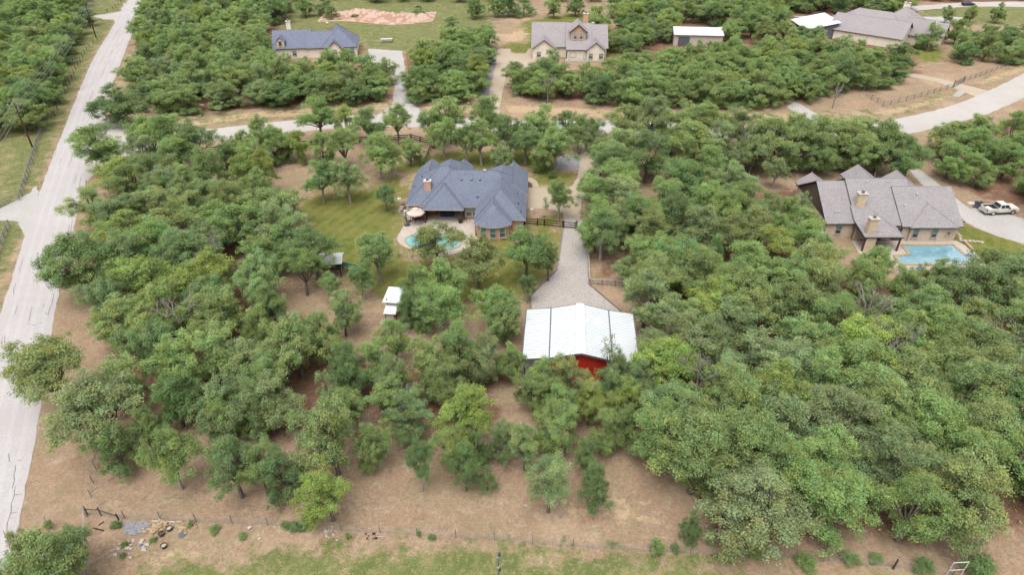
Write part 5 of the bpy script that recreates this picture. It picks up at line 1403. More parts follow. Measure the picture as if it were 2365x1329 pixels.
def oak(seed, nm=8, per=720, skirt=0, zlo=3.4, zhi=6.4, spread=1.0, lean=.3, ls=.078, mr=(1.15, 1.85), pack=11):
    """post oak: forked trunk, spreading limbs, each limb carrying its own uneven mass of leaf clumps"""
    g = random.Random(seed); P_ = Proto(); br = MB()
    lx, ly = g.uniform(-lean, lean), g.uniform(-lean, lean)
    fork = Vector((lx * .8, ly * .8, g.uniform(2.2, 3.0))); mid = Vector((lx * .2, ly * .3, 1.2))
    br.bar((0, 0, -.1), mid, .25, .2, 8, False); br.bar(mid, fork, .2, .165, 8, False)
    masses = []; a0 = g.random() * 6.28; no = nm - 2
    for i in range(no):
        a = a0 + 6.283 * i / no + g.uniform(-.5, .5); rr = 3.0 * spread * g.uniform(.3, .72)
        masses.append((Vector((lx + math.cos(a) * rr, ly + math.sin(a) * rr, g.uniform(zlo, zhi))), g.uniform(*mr)))
    for i in range(2):
        a = g.random() * 6.28; rr = g.uniform(0, 1.0)
        masses.append((Vector((lx + math.cos(a) * rr, ly + math.sin(a) * rr, g.uniform(6.6, 7.9))), g.uniform(.9, 1.5)))
    for i in range(skirt):
        a = g.random() * 6.28; rr = g.uniform(.8, 2.3)
        masses.append((Vector((lx + math.cos(a) * rr, ly + math.sin(a) * rr, g.uniform(1.6, 3.2))), g.uniform(.8, 1.35)))
    cl = []
    for c, r in masses:
        k = fork.lerp(c, .55) + Vector((g.uniform(-.25, .25), g.uniform(-.25, .25), g.uniform(-.1, .35)))
        if c.z < 3.2: st_ = mid.lerp(fork, .6)
        else: st_ = fork
        br.bar(st_, k, .1, .065, 6, False); br.bar(k, c, .065, .035, 5, False)
        mt = g.uniform(.86, 1.14)
        n_ = int(pack * r * r / 1.6 + 3)
        for _ in range(n_):
            d = Vector((g.gauss(0, 1), g.gauss(0, 1), g.gauss(.25, .8))).normalized()
            if d.z < -.55: continue
            q = g.uniform(.45, 1.1)
            p = c + Vector((d.x * r * q, d.y * r * q, d.z * r * .95 * q))
            rc = g.uniform(.3, .66)
            ty = mt * g.uniform(.86, 1.15); yl = g.uniform(-.08, .12)
            cl.append(((p.x, p.y, p.z), rc, (ty * (1 + yl), ty, ty * (1 - yl))))
            if g.random() < .6: br.bar(c if g.random() < .5 else k, p.lerp(c, -.22) if g.random() < .3 else p, .03, .012, 4, False)
    P_.L = leaves(cl, per, ls, .85, .8, .8); P_.br = br
    return P_
def cedar(seed):
    g = random.Random(seed); P_ = Proto(); br = MB(); br.bar((0, 0, -.1), (0, 0, 7.8), .2, .03, 7, False)
    cl = []
    for i in range(70):
        z = g.uniform(.9, 8.6); rr = 2.9 * (1 - (z / 9.2) ** 1.6) * g.uniform(.5, 1); a = g.random() * 6.28
        t = g.uniform(.8, 1.2); cl.append(((math.cos(a) * rr, math.sin(a) * rr, z), g.uniform(.5, .85), (t, t, t)))
    P_.L = leaves(cl, 420, .09, .75, .5, .8); P_.br = br; return P_
def shrub(seed, n=26):
    g = random.Random(seed); P_ = Proto(); br = MB()
    for i in range(6):
        a = g.random() * 6.28; br.bar((0, 0, 0), (math.cos(a) * 1.4, math.sin(a) * 1.4, g.uniform(2.5, 5)), .12, .04, 5, False)
    cl = []
    for i in range(n):
        d = Vector((g.gauss(0, 1), g.gauss(0, 1), abs(g.gauss(0, 1)))).normalized(); q = g.uniform(.4, .95)
        t = g.uniform(.8, 1.2); cl.append(((d.x * 2.4 * q, d.y * 2.4 * q, 1.6 + d.z * 6.2 * q), g.uniform(.7, 1.1), (t, t, t * .95)))
    P_.L = leaves(cl, 190, .14, 1.1, .6, .8); P_.br = br; return P_
PRO = [oak(1 + 3 * i, 9 + i % 3, spread=.96 + .06 * (i % 3), zlo=3.4 + .2 * (i % 2), mr=(1.15, 1.8), pack=11) for i in range(9)]
LOWP = [oak(101 + 7 * i, 8 + i % 4, skirt=3 + i % 3, zlo=2.8, zhi=6.2, spread=1.0 + .06 * (i % 3)) for i in range(8)]
THIN = [oak(144, 7, per=420, pack=6, mr=(.8, 1.2), lean=.5), oak(233, 7, per=380, pack=6, mr=(.8, 1.2))]
CED = [cedar(4), cedar(9)]
SHR = [shrub(3), shrub(6, 32)]
for P_ in PRO + LOWP + THIN + CED + SHR:
    v, f, col = leaf_geo(*P_.L)
    P_.crown = np_mesh("crown", v, f, M['leaf'], {"leafcol": ('FLOAT_COLOR', col)})
    P_.trunk = P_.br.mesh("trunk", M['bark'], True, False)
    P_.trunk_pale = P_.br.mesh("trunk", M['bark_pale'], True, False)
TONE = {'m': (.150, .210, .078), 'd': (.116, .174, .070), 'y': (.178, .228, .064), 'g': (.154, .206, .094), 'o': (.164, .204, .080)}
TWORD = {'m': "mid green", 'd': "dark green", 'y': "yellow-green", 'g': "grey-green", 'o': "olive green"}

trees = []     # dicts
def T(cx, cy, r, tone=None, reg=None, H=None, label=None, pro=None, base=None, pale=False, kind='oak'):
    """a tree whose crown centre and half-width are given from the survey photograph, or whose foot is (base)"""
    R_ = (1.1 if reg in ('east', 'west', 'mid', 'nw', 'ne', 'far') else (1.02 if reg in ('street', 'lawn') else .9)) * r / SC(cx, cy, 5.2)
    if H is None: H = min(10.8, max(5.6, 4.9 + R_ * 1.25))
    if base: x, y = G(*base)
    else: x, y = G(cx, cy, (.6 if (base or pale) else .56) * H)
    trees.append(dict(x=x, y=y, R=R_, H=H, tone=tone or rng.choice('mmmdgmo'), reg=reg, label=label, pro=pro, pale=pale, hand=True, kind=kind))

REG = {   # wording and group of each stand of oaks
    'street': ("oak in the side street row", "oaks along the side street"),
    'lawn': ("oak on the lawn", "oaks on the lawn"),
    'east': ("oak in the dense wood", "oaks of the dense wood"),
    'mid': ("oak in the grove", "oaks between the drive and the grey house"),
    'west': ("oak in the roadside wood", "oaks of the roadside wood"),
    'lot': ("oak on the dry lot", "oaks on the dry lot"),
    'coop': ("oak in the coop thicket", "oaks around the coop"),
    'nw': ("oak in the far wood", "oaks below the slate roofed house"),
    'nm': ("oak between the far driveways", "oaks between the far driveways"),
    'ne': ("oak in the far wood", "oaks below the dormer house"),
    'fw': ("oak across the county road", "oaks across the county road"),
    'far': ("far oak", "far oaks"),
    'fe': ("oak by the white gravel drive", "oaks by the grey house drive"),
}
# --- row along the side street
for a in [(628, 304, 36, 'm', (636, 376)), (684, 294, 31, 'y', (691, 371)), (733, 268, 42, 'm', None), (797, 274, 36, 'y', None), (853, 287, 37, 'd', None), (917, 279, 36, 'm', None), (953, 304, 26, 'm', (948, 384)),
          (743, 333, 36, 'm', None), (797, 334, 40, 'o', None), (999, 286, 40, 'm', None), (1040, 271, 46, 'm', None), (1073, 322, 38, 'd', (1080, 380)), (1132, 266, 46, 'm', None), (1117, 330, 42, 'm', (1112, 382)), (1020, 322, 36, 'm', (1026, 366)),
          (1183, 311, 40, 'd', (1178, 372)), (1212, 314, 42, 'm', (1213, 379)), (1249, 288, 42, 'm', None), (1298, 311, 48, 'm', (1283, 396)), (1252, 346, 22, 'm', (1249, 396)), (1340, 296, 36, 'm', (1332, 356)), (1312, 276, 30, 'd', None),
          (560, 322, 34, 'm', None), (598, 312, 40, 'm', None), (450, 330, 52, 'd', None), (400, 315, 55, 'm', None), (340, 318, 50, 'm', None), (570, 352, 36, 'm', None), (520, 358, 34, 'd', None), (410, 352, 45, 'm', None), (330, 350, 45, 'g', None), (1160, 350, 26, 'g', None), (660, 330, 22, 'm', None)]:
    T(a[0], a[1], a[2], a[3], 'street', base=a[4], pale=a[4] is not None)
T(230, 332, 62, 'm', 'west', label="dark leafy oak leaning over the county road opposite the pipe fence")
for a in [(660, 146, 28), (700, 152, 28), (758, 142, 30), (800, 136, 26), (850, 148, 30), (890, 152, 24), (620, 150, 28)]: T(a[0], a[1], a[2], None, 'nw')
for a in [(1272, 136, 26), (1236, 168, 26), (1300, 166, 28), (1350, 162, 26), (1405, 158, 28), (1200, 176, 24)]: T(a[0], a[1], a[2], None, 'ne')
T(262, 228, 50, 'd', 'nw', label="oak overhanging the county road just above the side street")
# --- lawn trees
T(733, 399, 36, 'd', 'lawn', base=(748, 469), label="dark round oak on the lawn left of its grey-green twin", pale=True)
T(797, 399, 43, 'g', 'lawn', base=(810, 469), label="grey-green round oak on the open lawn with pale trunk", pale=True)
T(879, 348, 46, 'm', 'lawn', base=(880, 414), label="tall forked oak at the street edge of the lawn", pale=True)
T(910, 355, 26, 'm', 'lawn', base=(908, 414), label="slim twin stemmed oak between the forked oak and the rail fence", pale=True)
T(892, 455, 30, 'd', 'lawn', base=(894, 489), H=5.2, label="small round tree standing alone left of the brick house", pro=3)
T(1301, 447, 33, 'm', 'lawn', base=(1290, 508), label="single oak on the drive side lawn below the parking pad", pale=True)
T(737, 586, 56, 'd', 'lawn', base=(737, 650), label="dark oak spreading over the play fort")
T(840, 577, 55, 'm', 'lawn', base=(880, 652), label="big oak on the lawn right of the play fort", pale=True)
T(674, 594, 40, 'm', 'lawn', base=(710, 683), label="leaning oak left of the play fort")
T(760, 660, 30, 'd', 'lawn', H=5.0, label="small dense tree in front of the play fort")
T(834, 648, 36, 'd', 'lawn', base=(841, 694), H=6.5, label="dark oak between the play fort and the coop", pale=True)
T(1003, 560, 62, 'o', 'lawn', H=8.2, label="olive oak shading the kidney shaped pool", pro=6)
T(1103, 600, 58, 'o', 'lawn', label="olive oak below the bowed bay of the brick house")
T(1216, 580, 58, 'd', 'lawn', label="dark oak between the brick house and the gravel drive")
T(1268, 600, 30, 'd', 'lawn', H=6.5, label="smaller dark oak overhanging the gravel drive's left kerb")
T(1216, 650, 22, 'd', 'lawn', base=(1218, 700), H=5.2, label="slender young oak by the left kerb of the gravel drive", pale=True)
# --- around the coop
for a in [(1017, 649, 62, 'm'), (968, 655, 42, 'm'), (1046, 715, 66, 'm', (1026, 782)), (940, 703, 34, 'd'), (980, 722, 36, 'd', (981, 768)), (1146, 714, 56, 'm'), (1170, 740, 45, 'm'), (789, 714, 46, 'g'), (626, 697, 55, 'd'), (731, 763, 60, 'm'), (683, 792, 75, 'm'), (912, 780, 46, 'm'), (869, 829, 52, 'm'), (803, 849, 56, 'd'), (989, 835, 62, 'm'), (1060, 806, 60, 'm'), (1118, 820, 54, 'g'), (912, 886, 60, 'g'), (617, 877, 62, 'm'), (589, 749, 52, 'm'), (603, 634, 60, 'g'), (1178, 822, 40, 'm')]:
    T(a[0], a[1], a[2], a[3], 'coop', base=a[4] if len(a) > 4 else None, pale=len(a) > 4)
# --- grove between the drive and the grey house
for a in [(1378, 297, 30), (1447, 275, 45), (1507, 266, 48), (1430, 338, 50), (1499, 352, 60, 'd'), (1557, 294, 45), (1617, 282, 48), (1603, 330, 58), (1672, 322, 50), (1713, 285, 40), (1755, 313, 50), (1741, 346, 40), (1389, 363, 34), (1416, 376, 42), (1362, 410, 30), (1411, 418, 55), (1452, 407, 36), (1392, 456, 46), (1439, 458, 50), (1562, 410, 48, 'd'), (1639, 429, 36), (1689, 418, 46), (1722, 454, 40), (1535, 454, 48), (1628, 462, 50), (1672, 484, 48), (1378, 511, 52), (1414, 517, 42), (1469, 495, 46), (1502, 531, 46), (1557, 500, 50), (1617, 522, 50), (1768, 484, 36), (1755, 531, 50), (1686, 536, 46), (1800, 310, 48), (1850, 330, 50), (1840, 300, 40), (1900, 310, 45), (1950, 320, 50), (2000, 310, 45), (2040, 330, 50), (1890, 345, 40), (1990, 350, 40), (2080, 350, 44, 'd'), (2050, 300, 30), (1640, 380, 40), (1800, 540, 46), (1860, 560, 46), (1820, 480, 30)]:
    T(a[0], a[1], a[2], a[3] if len(a) > 3 else None, 'mid')
for a in [(2035, 602, 36, 'm'), (2168, 642, 44, 'm'), (2300, 612, 46, 'm'), (1985, 640, 44, 'm'), (1862, 520, 42, 'm'), (1900, 590, 46, 'm'), (2100, 660, 42, 'm'), (1855, 470, 24, 'g')]:
    T(a[0], a[1], a[2], a[3], 'mid', H=7.6)
T(1785, 396, 28, 'g', 'mid', base=(1785, 437), H=6.5, label="small grey-green oak alone left of the grey roofed house", pale=True)
T(2105, 360, 40, 'd', 'mid', label="dark oak at the corner of the grey roofed house and its drive")
T(1378, 548, 46, 'd', 'mid', base=(1386, 602), label="dark oak in the picket fence corner by the gravel drive", pale=True)
T(1447, 534, 34, 'm', 'mid', base=(1444, 565), pale=True)
T(1444, 617, 30, 'g', 'mid', H=5.5, label="low grey-green oak above the picket fence")
T(1529, 690, 60, 'g', 'east', base=(1484, 765), label="tall grey-green oak beside the right eave of the barn", H=10)
T(1529, 633, 54, 'm', 'east'); T(1498, 585, 46, 'm', 'east')
# --- the dry lot
for a in [(397, 916, 64, 'd'), (343, 978, 46, 'm'), (496, 887, 76, 'g', (541, 1011)), (591, 945, 62, 'm'), (599, 1077, 58, 'm'), (289, 875, 60, 'm'), (614, 922, 74, 'g'), (646, 1095, 58, 'd'), (790, 940, 55, 'm'), (855, 1023, 46, 'm'), (808, 872, 46, 'd'), (906, 905, 58, 'm'), (942, 955, 55, 'g'), (1028, 876, 58, 'm'), (1155, 1008, 40, 'g'), (1100, 1019, 36, 'd'), (1233, 904, 46, 'm'), (1290, 935, 50, 'm'), (1363, 922, 44, 'y'), (1212, 1023, 50, 'g'), (1291, 980, 60, 'm'), (1403, 990, 46, 'm'), (1360, 1045, 42, 'd'), (1446, 922, 44, 'y'), (1440, 970, 40, 'm'), (510, 960, 46, 'm'), (1600, 1205, 26, 'd')]:
    T(a[0], a[1], a[2], a[3], 'lot', base=a[4] if len(a) > 4 else None)
T(118, 868, 104, 'o', 'lot', H=10.5, label="huge olive oak spreading over the county road", pro=7)
T(228, 945, 108, 'g', 'lot', H=10.5, label="huge grey-green oak beside the verge of the county road", pro=1)
T(262, 1030, 60, 'm', 'lot', label="oak tucked below the huge grey-green oak at the fence")
T(384, 1066, 70, 'm', 'lot', base=(419, 1131), label="feathery oak alone on the dry lot near the fence corner", pale=True)
T(521, 1075, 76, 'd', 'lot', base=(560, 1150), label="dark broad oak on the open edge of the dry lot", pro=3)
T(758, 904, 40, 'g', 'lot', H=10, pro=10, label="pale thin topped oak above the tall lot oak")
T(762, 1001, 92, 'm', 'lot', H=10.8, label="tall wide oak in the middle of the dry lot", pro=4)
T(755, 1135, 64, 'y', 'lot', label="yellow-green oak standing closest to the back fence weeds")
T(964, 1078, 40, 'd', 'lot', base=(976, 1136), H=7.5, label="narrow dark oak on bare ground left of the cedar", pale=True)
T(1064, 951, 72, 'y', 'lot', label="bright yellow-green oak on the lot left of the barn track", pro=8)
T(1046, 1030, 50, 'o', 'lot', label="olive oak under the bright yellow-green oak")
T(1075, 1075, 42, 'd', 'lot', base=(1077, 1136), H=7.5, label="dark oak touching the cedar bush on the dry lot")
T(1269, 1115, 64, 'g', 'lot', label="grey-green airy oak on the open dry lot", pro=6)
T(1374, 1122, 44, 'd', 'lot', base=(1372, 1188), label="dark oak joined to the airy grey-green oak on the dry lot")
T(1248, 872, 50, 'm', 'lot', H=8.5, label="oak at the left end of the barn's red wall")
T(1308, 872, 56, 'o', 'lot', H=8.0, label="broad olive oak in front of the red barn wall")
T(1405, 800, 50, 'd', 'lot', H=9.8, pro=11, base=(1402, 925), label="thin see-through oak rising in front of the white barn roof")
T(1412, 885, 46, 'g', 'lot', H=7, label="grey-green oak below the barn's right lean-to")
T(1478, 880, 45, 'g', 'east', H=8)
T(1425, 866, 38, 'g', 'lot', H=7.4, label="grey-green oak hiding the right end of the red wall")
T(110, 1300, 112, 'm', 'lot', H=8.0, label="broad oak in the roadside corner below the wire fence", pro=2)
T(168, 596, 72, 'd', 'west', base=(225, 690), label="dark oak leaning out over the county road below the turnout")
for a in [(420, 832, 60, 'm'), (500, 806, 60, 'm'), (565, 828, 54, 'g'), (352, 796, 58, 'd')]: T(a[0], a[1], a[2], a[3], 'west')
T(215, 470, 46, 'm', 'west', label="oak at the road edge opposite the gravel turnout")
T(60, 1290, 60, 'o', 'lot', H=7)
# cedars, shrubs
T(1126, 1102, 30, 'd', 'lot', H=3.6, kind='cedar', label="dense dark cedar bush on the dry lot", pro=12)
T(1650, 590, 30, 'd', 'east', H=8, kind='cedar', label="dark cedar with pale tips in the dense wood", pro=13)
T(1700, 650, 34, 'g', 'east', H=9, kind='cedar', label="frosty green cedar among the oaks below the grove", pro=12)

def fill(poly, spacing, rmin, rmax, reg, hmin=7.0, hmax=9.8, tones='mmmmmmmddgogoy', avoid=(), zc=5.3, prob=1.0, n=None):
    pw = [G(px, py, zc) for px, py in poly]
    xs, ys = [p[0] for p in pw], [p[1] for p in pw]
    A_ = (max(xs) - min(xs)) * (max(ys) - min(ys)); cnt = int(A_ / spacing ** 2 * 14)
    g = random.Random(len(trees) * 7 + int(abs(xs[0])))
    near = [(t['x'], t['y'], t['R']) for t in trees]
    for _ in range(cnt):
        x, y = g.uniform(min(xs), max(xs)), g.uniform(min(ys), max(ys))
        if not inside(x, y, pw) or g.random() > prob: continue
        if any((x - a) ** 2 + (y - b) ** 2 < (spacing * (.85 + .1 * r)) ** 2 * .8 for a, b, r in near): continue
        if any(inside(x, y, q) for q in AVOID): continue
        R_ = g.uniform(rmin, rmax); H = g.uniform(hmin, hmax)
        near.append((x, y, R_))
        trees.append(dict(x=x, y=y, R=R_, H=H, tone=g.choice(tones), reg=reg, label=None, pro=None, pale=False, hand=False, kind='oak'))
L_out = [(p[0] - 1.2, p[1]) for p in left_edge]; R_out = [(p[0] + 1.6, p[1]) for p in right_edge]
sl, sr_ = ribbon(st, 5.0, 5.2)
AVOID = [L_out + R_out[::-1], sl + sr_[::-1]] + [[G(*p) for p in q] for q in (
    [(1290, 520), (1350, 500), (1372, 580), (1372, 655), (1450, 720), (1490, 700), (1500, 900), (1190, 900), (1200, 700)],
    [(1300, 300), (1405, 300), (1390, 400), (1345, 480), (1350, 520), (1205, 520), (1205, 420), (1290, 350)],
    [(900, 560), (905, 400), (960, 360), (1250, 360), (1250, 550), (1120, 560), (1060, 600), (940, 600)],
    [(840, 100), (940, 110), (945, 190), (1000, 280), (840, 285), (895, 240), (890, 155)],
    [(1105, 300), (1100, 230), (1130, 110), (1245, 95), (1420, 70), (1430, 160), (1240, 160), (1190, 170), (1160, 300)],
    [(1810, 240), (1840, 228), (1900, 270), (1900, 300), (1845, 300)],
    [(2070, 155), (2290, 200), (2310, 240), (2240, 240), (2060, 175)],
    [(1830, 400), (2230, 430), (2400, 480), (2400, 600), (2260, 640), (2100, 650), (1990, 610), (1890, 570)],
    [(600, 60), (840, 50), (860, 150), (620, 150)], [(1540, 60), (1680, 60), (1680, 118), (1540, 118)], [(1810, 30), (1960, 50), (2120, 40), (2140, 110), (2060, 125), (1900, 100), (1810, 85)],
    [(2030, 310), (2100, 350), (2190, 425), (2245, 475), (2400, 480), (2400, 560), (2200, 470), (2060, 370)],
    [(660, 20), (1150, 20), (1140, 110), (830, 110), (650, 90)], [(1190, 30), (1400, 10), (1430, 120), (1200, 110)],
    [(880, 690), (960, 690), (960, 770), (880, 770)], [(2110, 5), (2365, 0), (2365, 60), (2110, 60)], [(1780, 26), (2090, 40), (2200, 66), (2080, 66), (1780, 42)])]
OPEN_EAST = [G(*p) for p in [(1770, 620), (1830, 620), (1830, 700), (1770, 700)]]
AVOID.append(OPEN_EAST)
fill([(1490, 610), (1640, 560), (1850, 570), (1990, 640), (2110, 650), (2280, 640), (2380, 580), (2480, 640), (2560, 900), (2520, 1120), (2300, 1150), (2150, 1165), (2000, 1178), (1820, 1188), (1690, 1172), (1610, 1090), (1510, 1000), (1490, 920), (1500, 800), (1560, 720)], 3.95, 3.1, 4.4, 'east', hmin=6.8, hmax=10.4)
fill([(1510, 560), (1700, 540), (1850, 520), (1850, 600), (1560, 620)], 4.4, 2.8, 3.8, 'mid')
fill([(235, 400), (330, 380), (470, 385), (600, 385), (645, 440), (660, 520), (690, 560), (640, 620), (600, 690), (540, 740), (280, 740), (240, 700), (230, 640), (270, 560), (205, 500)], 4.4, 2.9, 4.2, 'west', hmin=6.8, hmax=10.2)
fill([(280, 745), (540, 745), (600, 720), (560, 820), (430, 860), (330, 850), (260, 800)], 5.2, 2.9, 3.9, 'west')
fill([(2110, 300), (2280, 280), (2400, 250), (2500, 260), (2500, 470), (2365, 470), (2250, 440), (2160, 380)], 4.5, 2.9, 3.9, 'fe')
fill([(335, 0), (400, -30), (660, -30), (665, 30), (630, 70), (600, 110), (640, 150), (770, 135), (910, 140), (905, 175), (870, 190), (600, 198), (400, 212), (300, 200), (320, 120)], 4.3, 3.2, 4.4, 'nw', hmin=6.5, hmax=10.5)
fill([(1010, 60), (1060, 30), (1130, 50), (1135, 120), (1115, 175), (1085, 188), (952, 186), (938, 150), (990, 110)], 4.2, 3.2, 4.4, 'nm', hmin=6.5, hmax=10.8)
fill([(1185, 150), (1240, 150), (1440, 160), (1440, 110), (1540, 110), (1700, 110), (1870, 95), (2010, 110), (2100, 120), (2110, 140), (1960, 175), (1830, 196), (1480, 200), (1190, 178)], 4.1, 3.1, 4.3, 'ne', hmin=6.5, hmax=10.2)
fill([(-60, -30), (185, -30), (185, 15), (160, 55), (118, 125), (108, 180), (82, 220), (50, 250), (-60, 272)], 4.5, 3.2, 4.4, 'fw', hmin=6.5, hmax=10.5)
fill([(1420, -20), (2110, -25), (2100, 20), (1900, 20), (1800, 60), (1560, 62), (1420, 90), (1440, 30)], 4.8, 3.1, 4.3, 'far', prob=.9)
fill([(2215, 75), (2420, 45), (2420, 120), (2330, 112), (2200, 102)], 5.5, 2.8, 3.8, 'far', prob=.7)
fill([(340, -30), (2500, -30), (2500, -60), (340, -60)], 7, 3, 4, 'far', prob=.6)
fill([(1080, -5), (1350, -10), (1330, 4), (1200, 6), (1090, 6)], 6, 3, 4, 'far')
for px, py, r in ((2215, 60, 24), (1380, 30, 28), (1550, 35, 28), (2250, 22, 14), (2190, 22, 14), (2310, 20, 16), (2152, 72, 26), (700, 3, 20), (640, 5, 24), (745, 2, 18), (1100, 5, 22), (1150, 3, 20), (1280, 6, 20), (1330, 2, 20), (1850, 72, 20), (1892, 78, 20), (1830, 84, 22), (1590, 122, 24), (1640, 116, 24), (1690, 108, 26), (1950, 98, 22), (1990, 108, 24)): T(px, py, r, None, 'far')
T(1470, 22, 28, 'y', 'far', label="bright golden green oak behind the dormer house")
T(1210, 12, 30, 'd', 'far', kind='cedar', H=6, label="dark bushy cedar at the edge of the far green lawn", pro=12)
T(765, 25, 23, 'o', 'far', kind='cedar', H=4.5, label="round olive bush beside the red clay bank", pro=13)
T(965, 22, 22, 'g', 'far', kind='cedar', H=4.0, label="greyish bush on the rim of the clay bank", pro=12)

ALL = PRO + PRO[:1] + THIN + CED      # indices 0-9 oaks, 10-11 thin, 12-13 cedars
cand = sorted([t for t in trees if t['kind'] == 'oak'], key=lambda t: -(1e9 if t['label'] else t['R'] / math.hypot(t['x'], t['y'], CAM_H)))
def visible(t):
    f = t['y'] * _c + CAM_H * _s
    px = PCX + FPX * t['x'] / f
    return -90 < px < 2455
vis = [t for t in cand if visible(t)]
solo, rest = vis[:310], vis[310:] + [t for t in cand if not visible(t)]
solo += [t for t in trees if t['kind'] == 'cedar']
g5 = random.Random(77)
LANDM = [(a, G(*b)) for a, b in (("barn", (1470, 800)), ("rectangular pool", (2150, 600)), ("upright shrub", (1518, 1283)), ("pickup", (2300, 490)), ("pipe stand", (2190, 1310)), ("picket fence", (1430, 660)), ("drive gate", (1345, 527)), ("grey house", (1900, 520)), ("kidney pool", (1000, 560)), ("coop", (908, 746)), ("play fort", (770, 632)), ("gravel turnout", (100, 500)), ("side street corner", (330, 350)), ("corner brace", (220, 1190)), ("cedar bush", (1126, 1120)), ("brick chimney", (992, 470)), ("gravel pad", (1310, 380)), ("utility pole", (75, 340)), ("slate roof", (735, 122)), ("dormer", (1320, 128)), ("metal garage", (1610, 105)), ("woodland drive", (1850, 262)), ("iron gate", (2210, 196)), ("rambling house", (2040, 100)), ("satellite dish", (2049, 420)), ("back fence weeds", (684, 1226)), ("dead snag", (1600, 950)), ("white snag", (1975, 795)), ("brown clearing", (2300, 860)), ("roadside snag", (430, 800)), ("bare limbs", (500, 650)), ("red wall", (1340, 880)), ("rail fence", (560, 348)))]
def put(t):
    P_ = ALL[t['pro']] if t['pro'] is not None else (g5.choice(PRO) if t['pale'] or t['reg'] in ('street', 'lawn') else g5.choice(LOWP))
    base = TONE[t['tone']]; k = g5.uniform(.86, 1.16)
    colr = tuple(c_ * k * g5.uniform(.95, 1.05) for c_ in base)
    w_, grp = REG[t['reg']]
    if t['kind'] == 'cedar': nm, cat = "cedar_tree", "cedar"
    else: nm, cat = "oak_tree", "tree"
    lm = min(LANDM, key=lambda q_: math.hypot(q_[1][0] - t['x'], q_[1][1] - t['y']))[0]
    szw = "broad " if t['R'] > 3.7 else ("small " if t['R'] < 2.7 else "")
    lab = t['label'] or (szw + TWORD[t['tone']] + " " + w_ + ", nearest the " + lm)
    sink = -.9 if t['reg'] in ('nw', 'nm', 'ne', 'fw', 'far') and t['kind'] == 'oak' else 0
    o = thing(nm, lab, cat, (t['x'], t['y'], sink), g5.uniform(0, 6.28), None if t['label'] else grp)
    s_ = t['R'] / 3.0
    uu = g5.uniform(.86, 1.16)
    o.scale = (s_ * uu, s_ / uu, t['H'] / 9.0)
    link("trunk", P_.trunk_pale if t['pale'] else P_.trunk, o)
    c_ = link("crown", P_.crown, o); c_.color = (*colr, 1)
    t['solo'] = True
for t in solo: put(t)
# the trees past the first three hundred: one woodland, the same crowns and trunks set out over a cloud of points
M['leaf_wood'] = leaf_mat('leaf_wood')
_n = M['leaf_wood'].node_tree
_ti = N(_n, "ShaderNodeAttribute", attribute_name="tint"); _ti.attribute_type = 'INSTANCER'
for l in list(_n.links):
    if l.from_node.type == 'OBJECT_INFO':
        tgt = l.to_socket; _n.links.remove(l); _n.links.new(_ti.outputs["Color"], tgt)
src = {}
for o in C.objects:
    if o.parent is not None and o.name.split(".")[0] in ("crown", "trunk"):
        for k, P_ in enumerate(LOWP):
            if o.data == P_.crown: src.setdefault((k, 0), o)
            if o.data == P_.trunk: src.setdefault((k, 1), o)
ks = sorted({k for k, q in src if (k, 1) in src and (k, 0) in src})
n_ = len(rest); pos, rot, scl, tnt, pick = [], [], [], [], []
for t in rest:
    uu = g5.uniform(.86, 1.16); s_ = t['R'] / 3.0; kk = g5.uniform(.86, 1.14)
    pos.append((t['x'], t['y'], -.8)); rot.append(g5.uniform(0, 6.28)); scl.append((s_ * uu, s_ / uu, t['H'] / 9.0))
    tnt.append((*[c_ * kk for c_ in TONE[t['tone']]], 1)); pick.append(ks[g5.randrange(len(ks))])
me = bpy.data.meshes.new("woodland"); me.from_pydata(pos, [], [])
for nm, ty, key, val in (("rot", 'FLOAT', "value", rot), ("scl", 'FLOAT_VECTOR', "vector", scl), ("tint", 'FLOAT_COLOR', "color", tnt), ("pick", 'INT', "value", pick)):
    a = me.attributes.new(nm, ty, 'POINT'); a.data.foreach_set(key, np.asarray(val, np.int32 if ty == 'INT' else np.float32).ravel())
me.materials.append(M['leaf_wood'])
wood = link("woodland", me)
tag(wood, "far oak woodland massed behind the houses and the county road", "woodland", kind="stuff")
ng = bpy.data.node_groups.new("woodland", 'GeometryNodeTree')
ng.interface.new_socket("Geometry", in_out='INPUT', socket_type='NodeSocketGeometry'); ng.interface.new_socket("Geometry", in_out='OUTPUT', socket_type='NodeSocketGeometry')
gi, go, jn = ng.nodes.new("NodeGroupInput"), ng.nodes.new("NodeGroupOutput"), ng.nodes.new("GeometryNodeJoinGeometry")
def named(nm, ty):
    x = ng.nodes.new("GeometryNodeInputNamedAttribute"); x.data_type = ty; x.inputs["Name"].default_value = nm
    return next(o_ for o_ in x.outputs if o_.enabled and o_.name == "Attribute")
cx_ = ng.nodes.new("ShaderNodeCombineXYZ"); ng.links.new(named("rot", 'FLOAT'), cx_.inputs[2])
a_s, a_p = named("scl", 'FLOAT_VECTOR'), named("pick", 'INT')
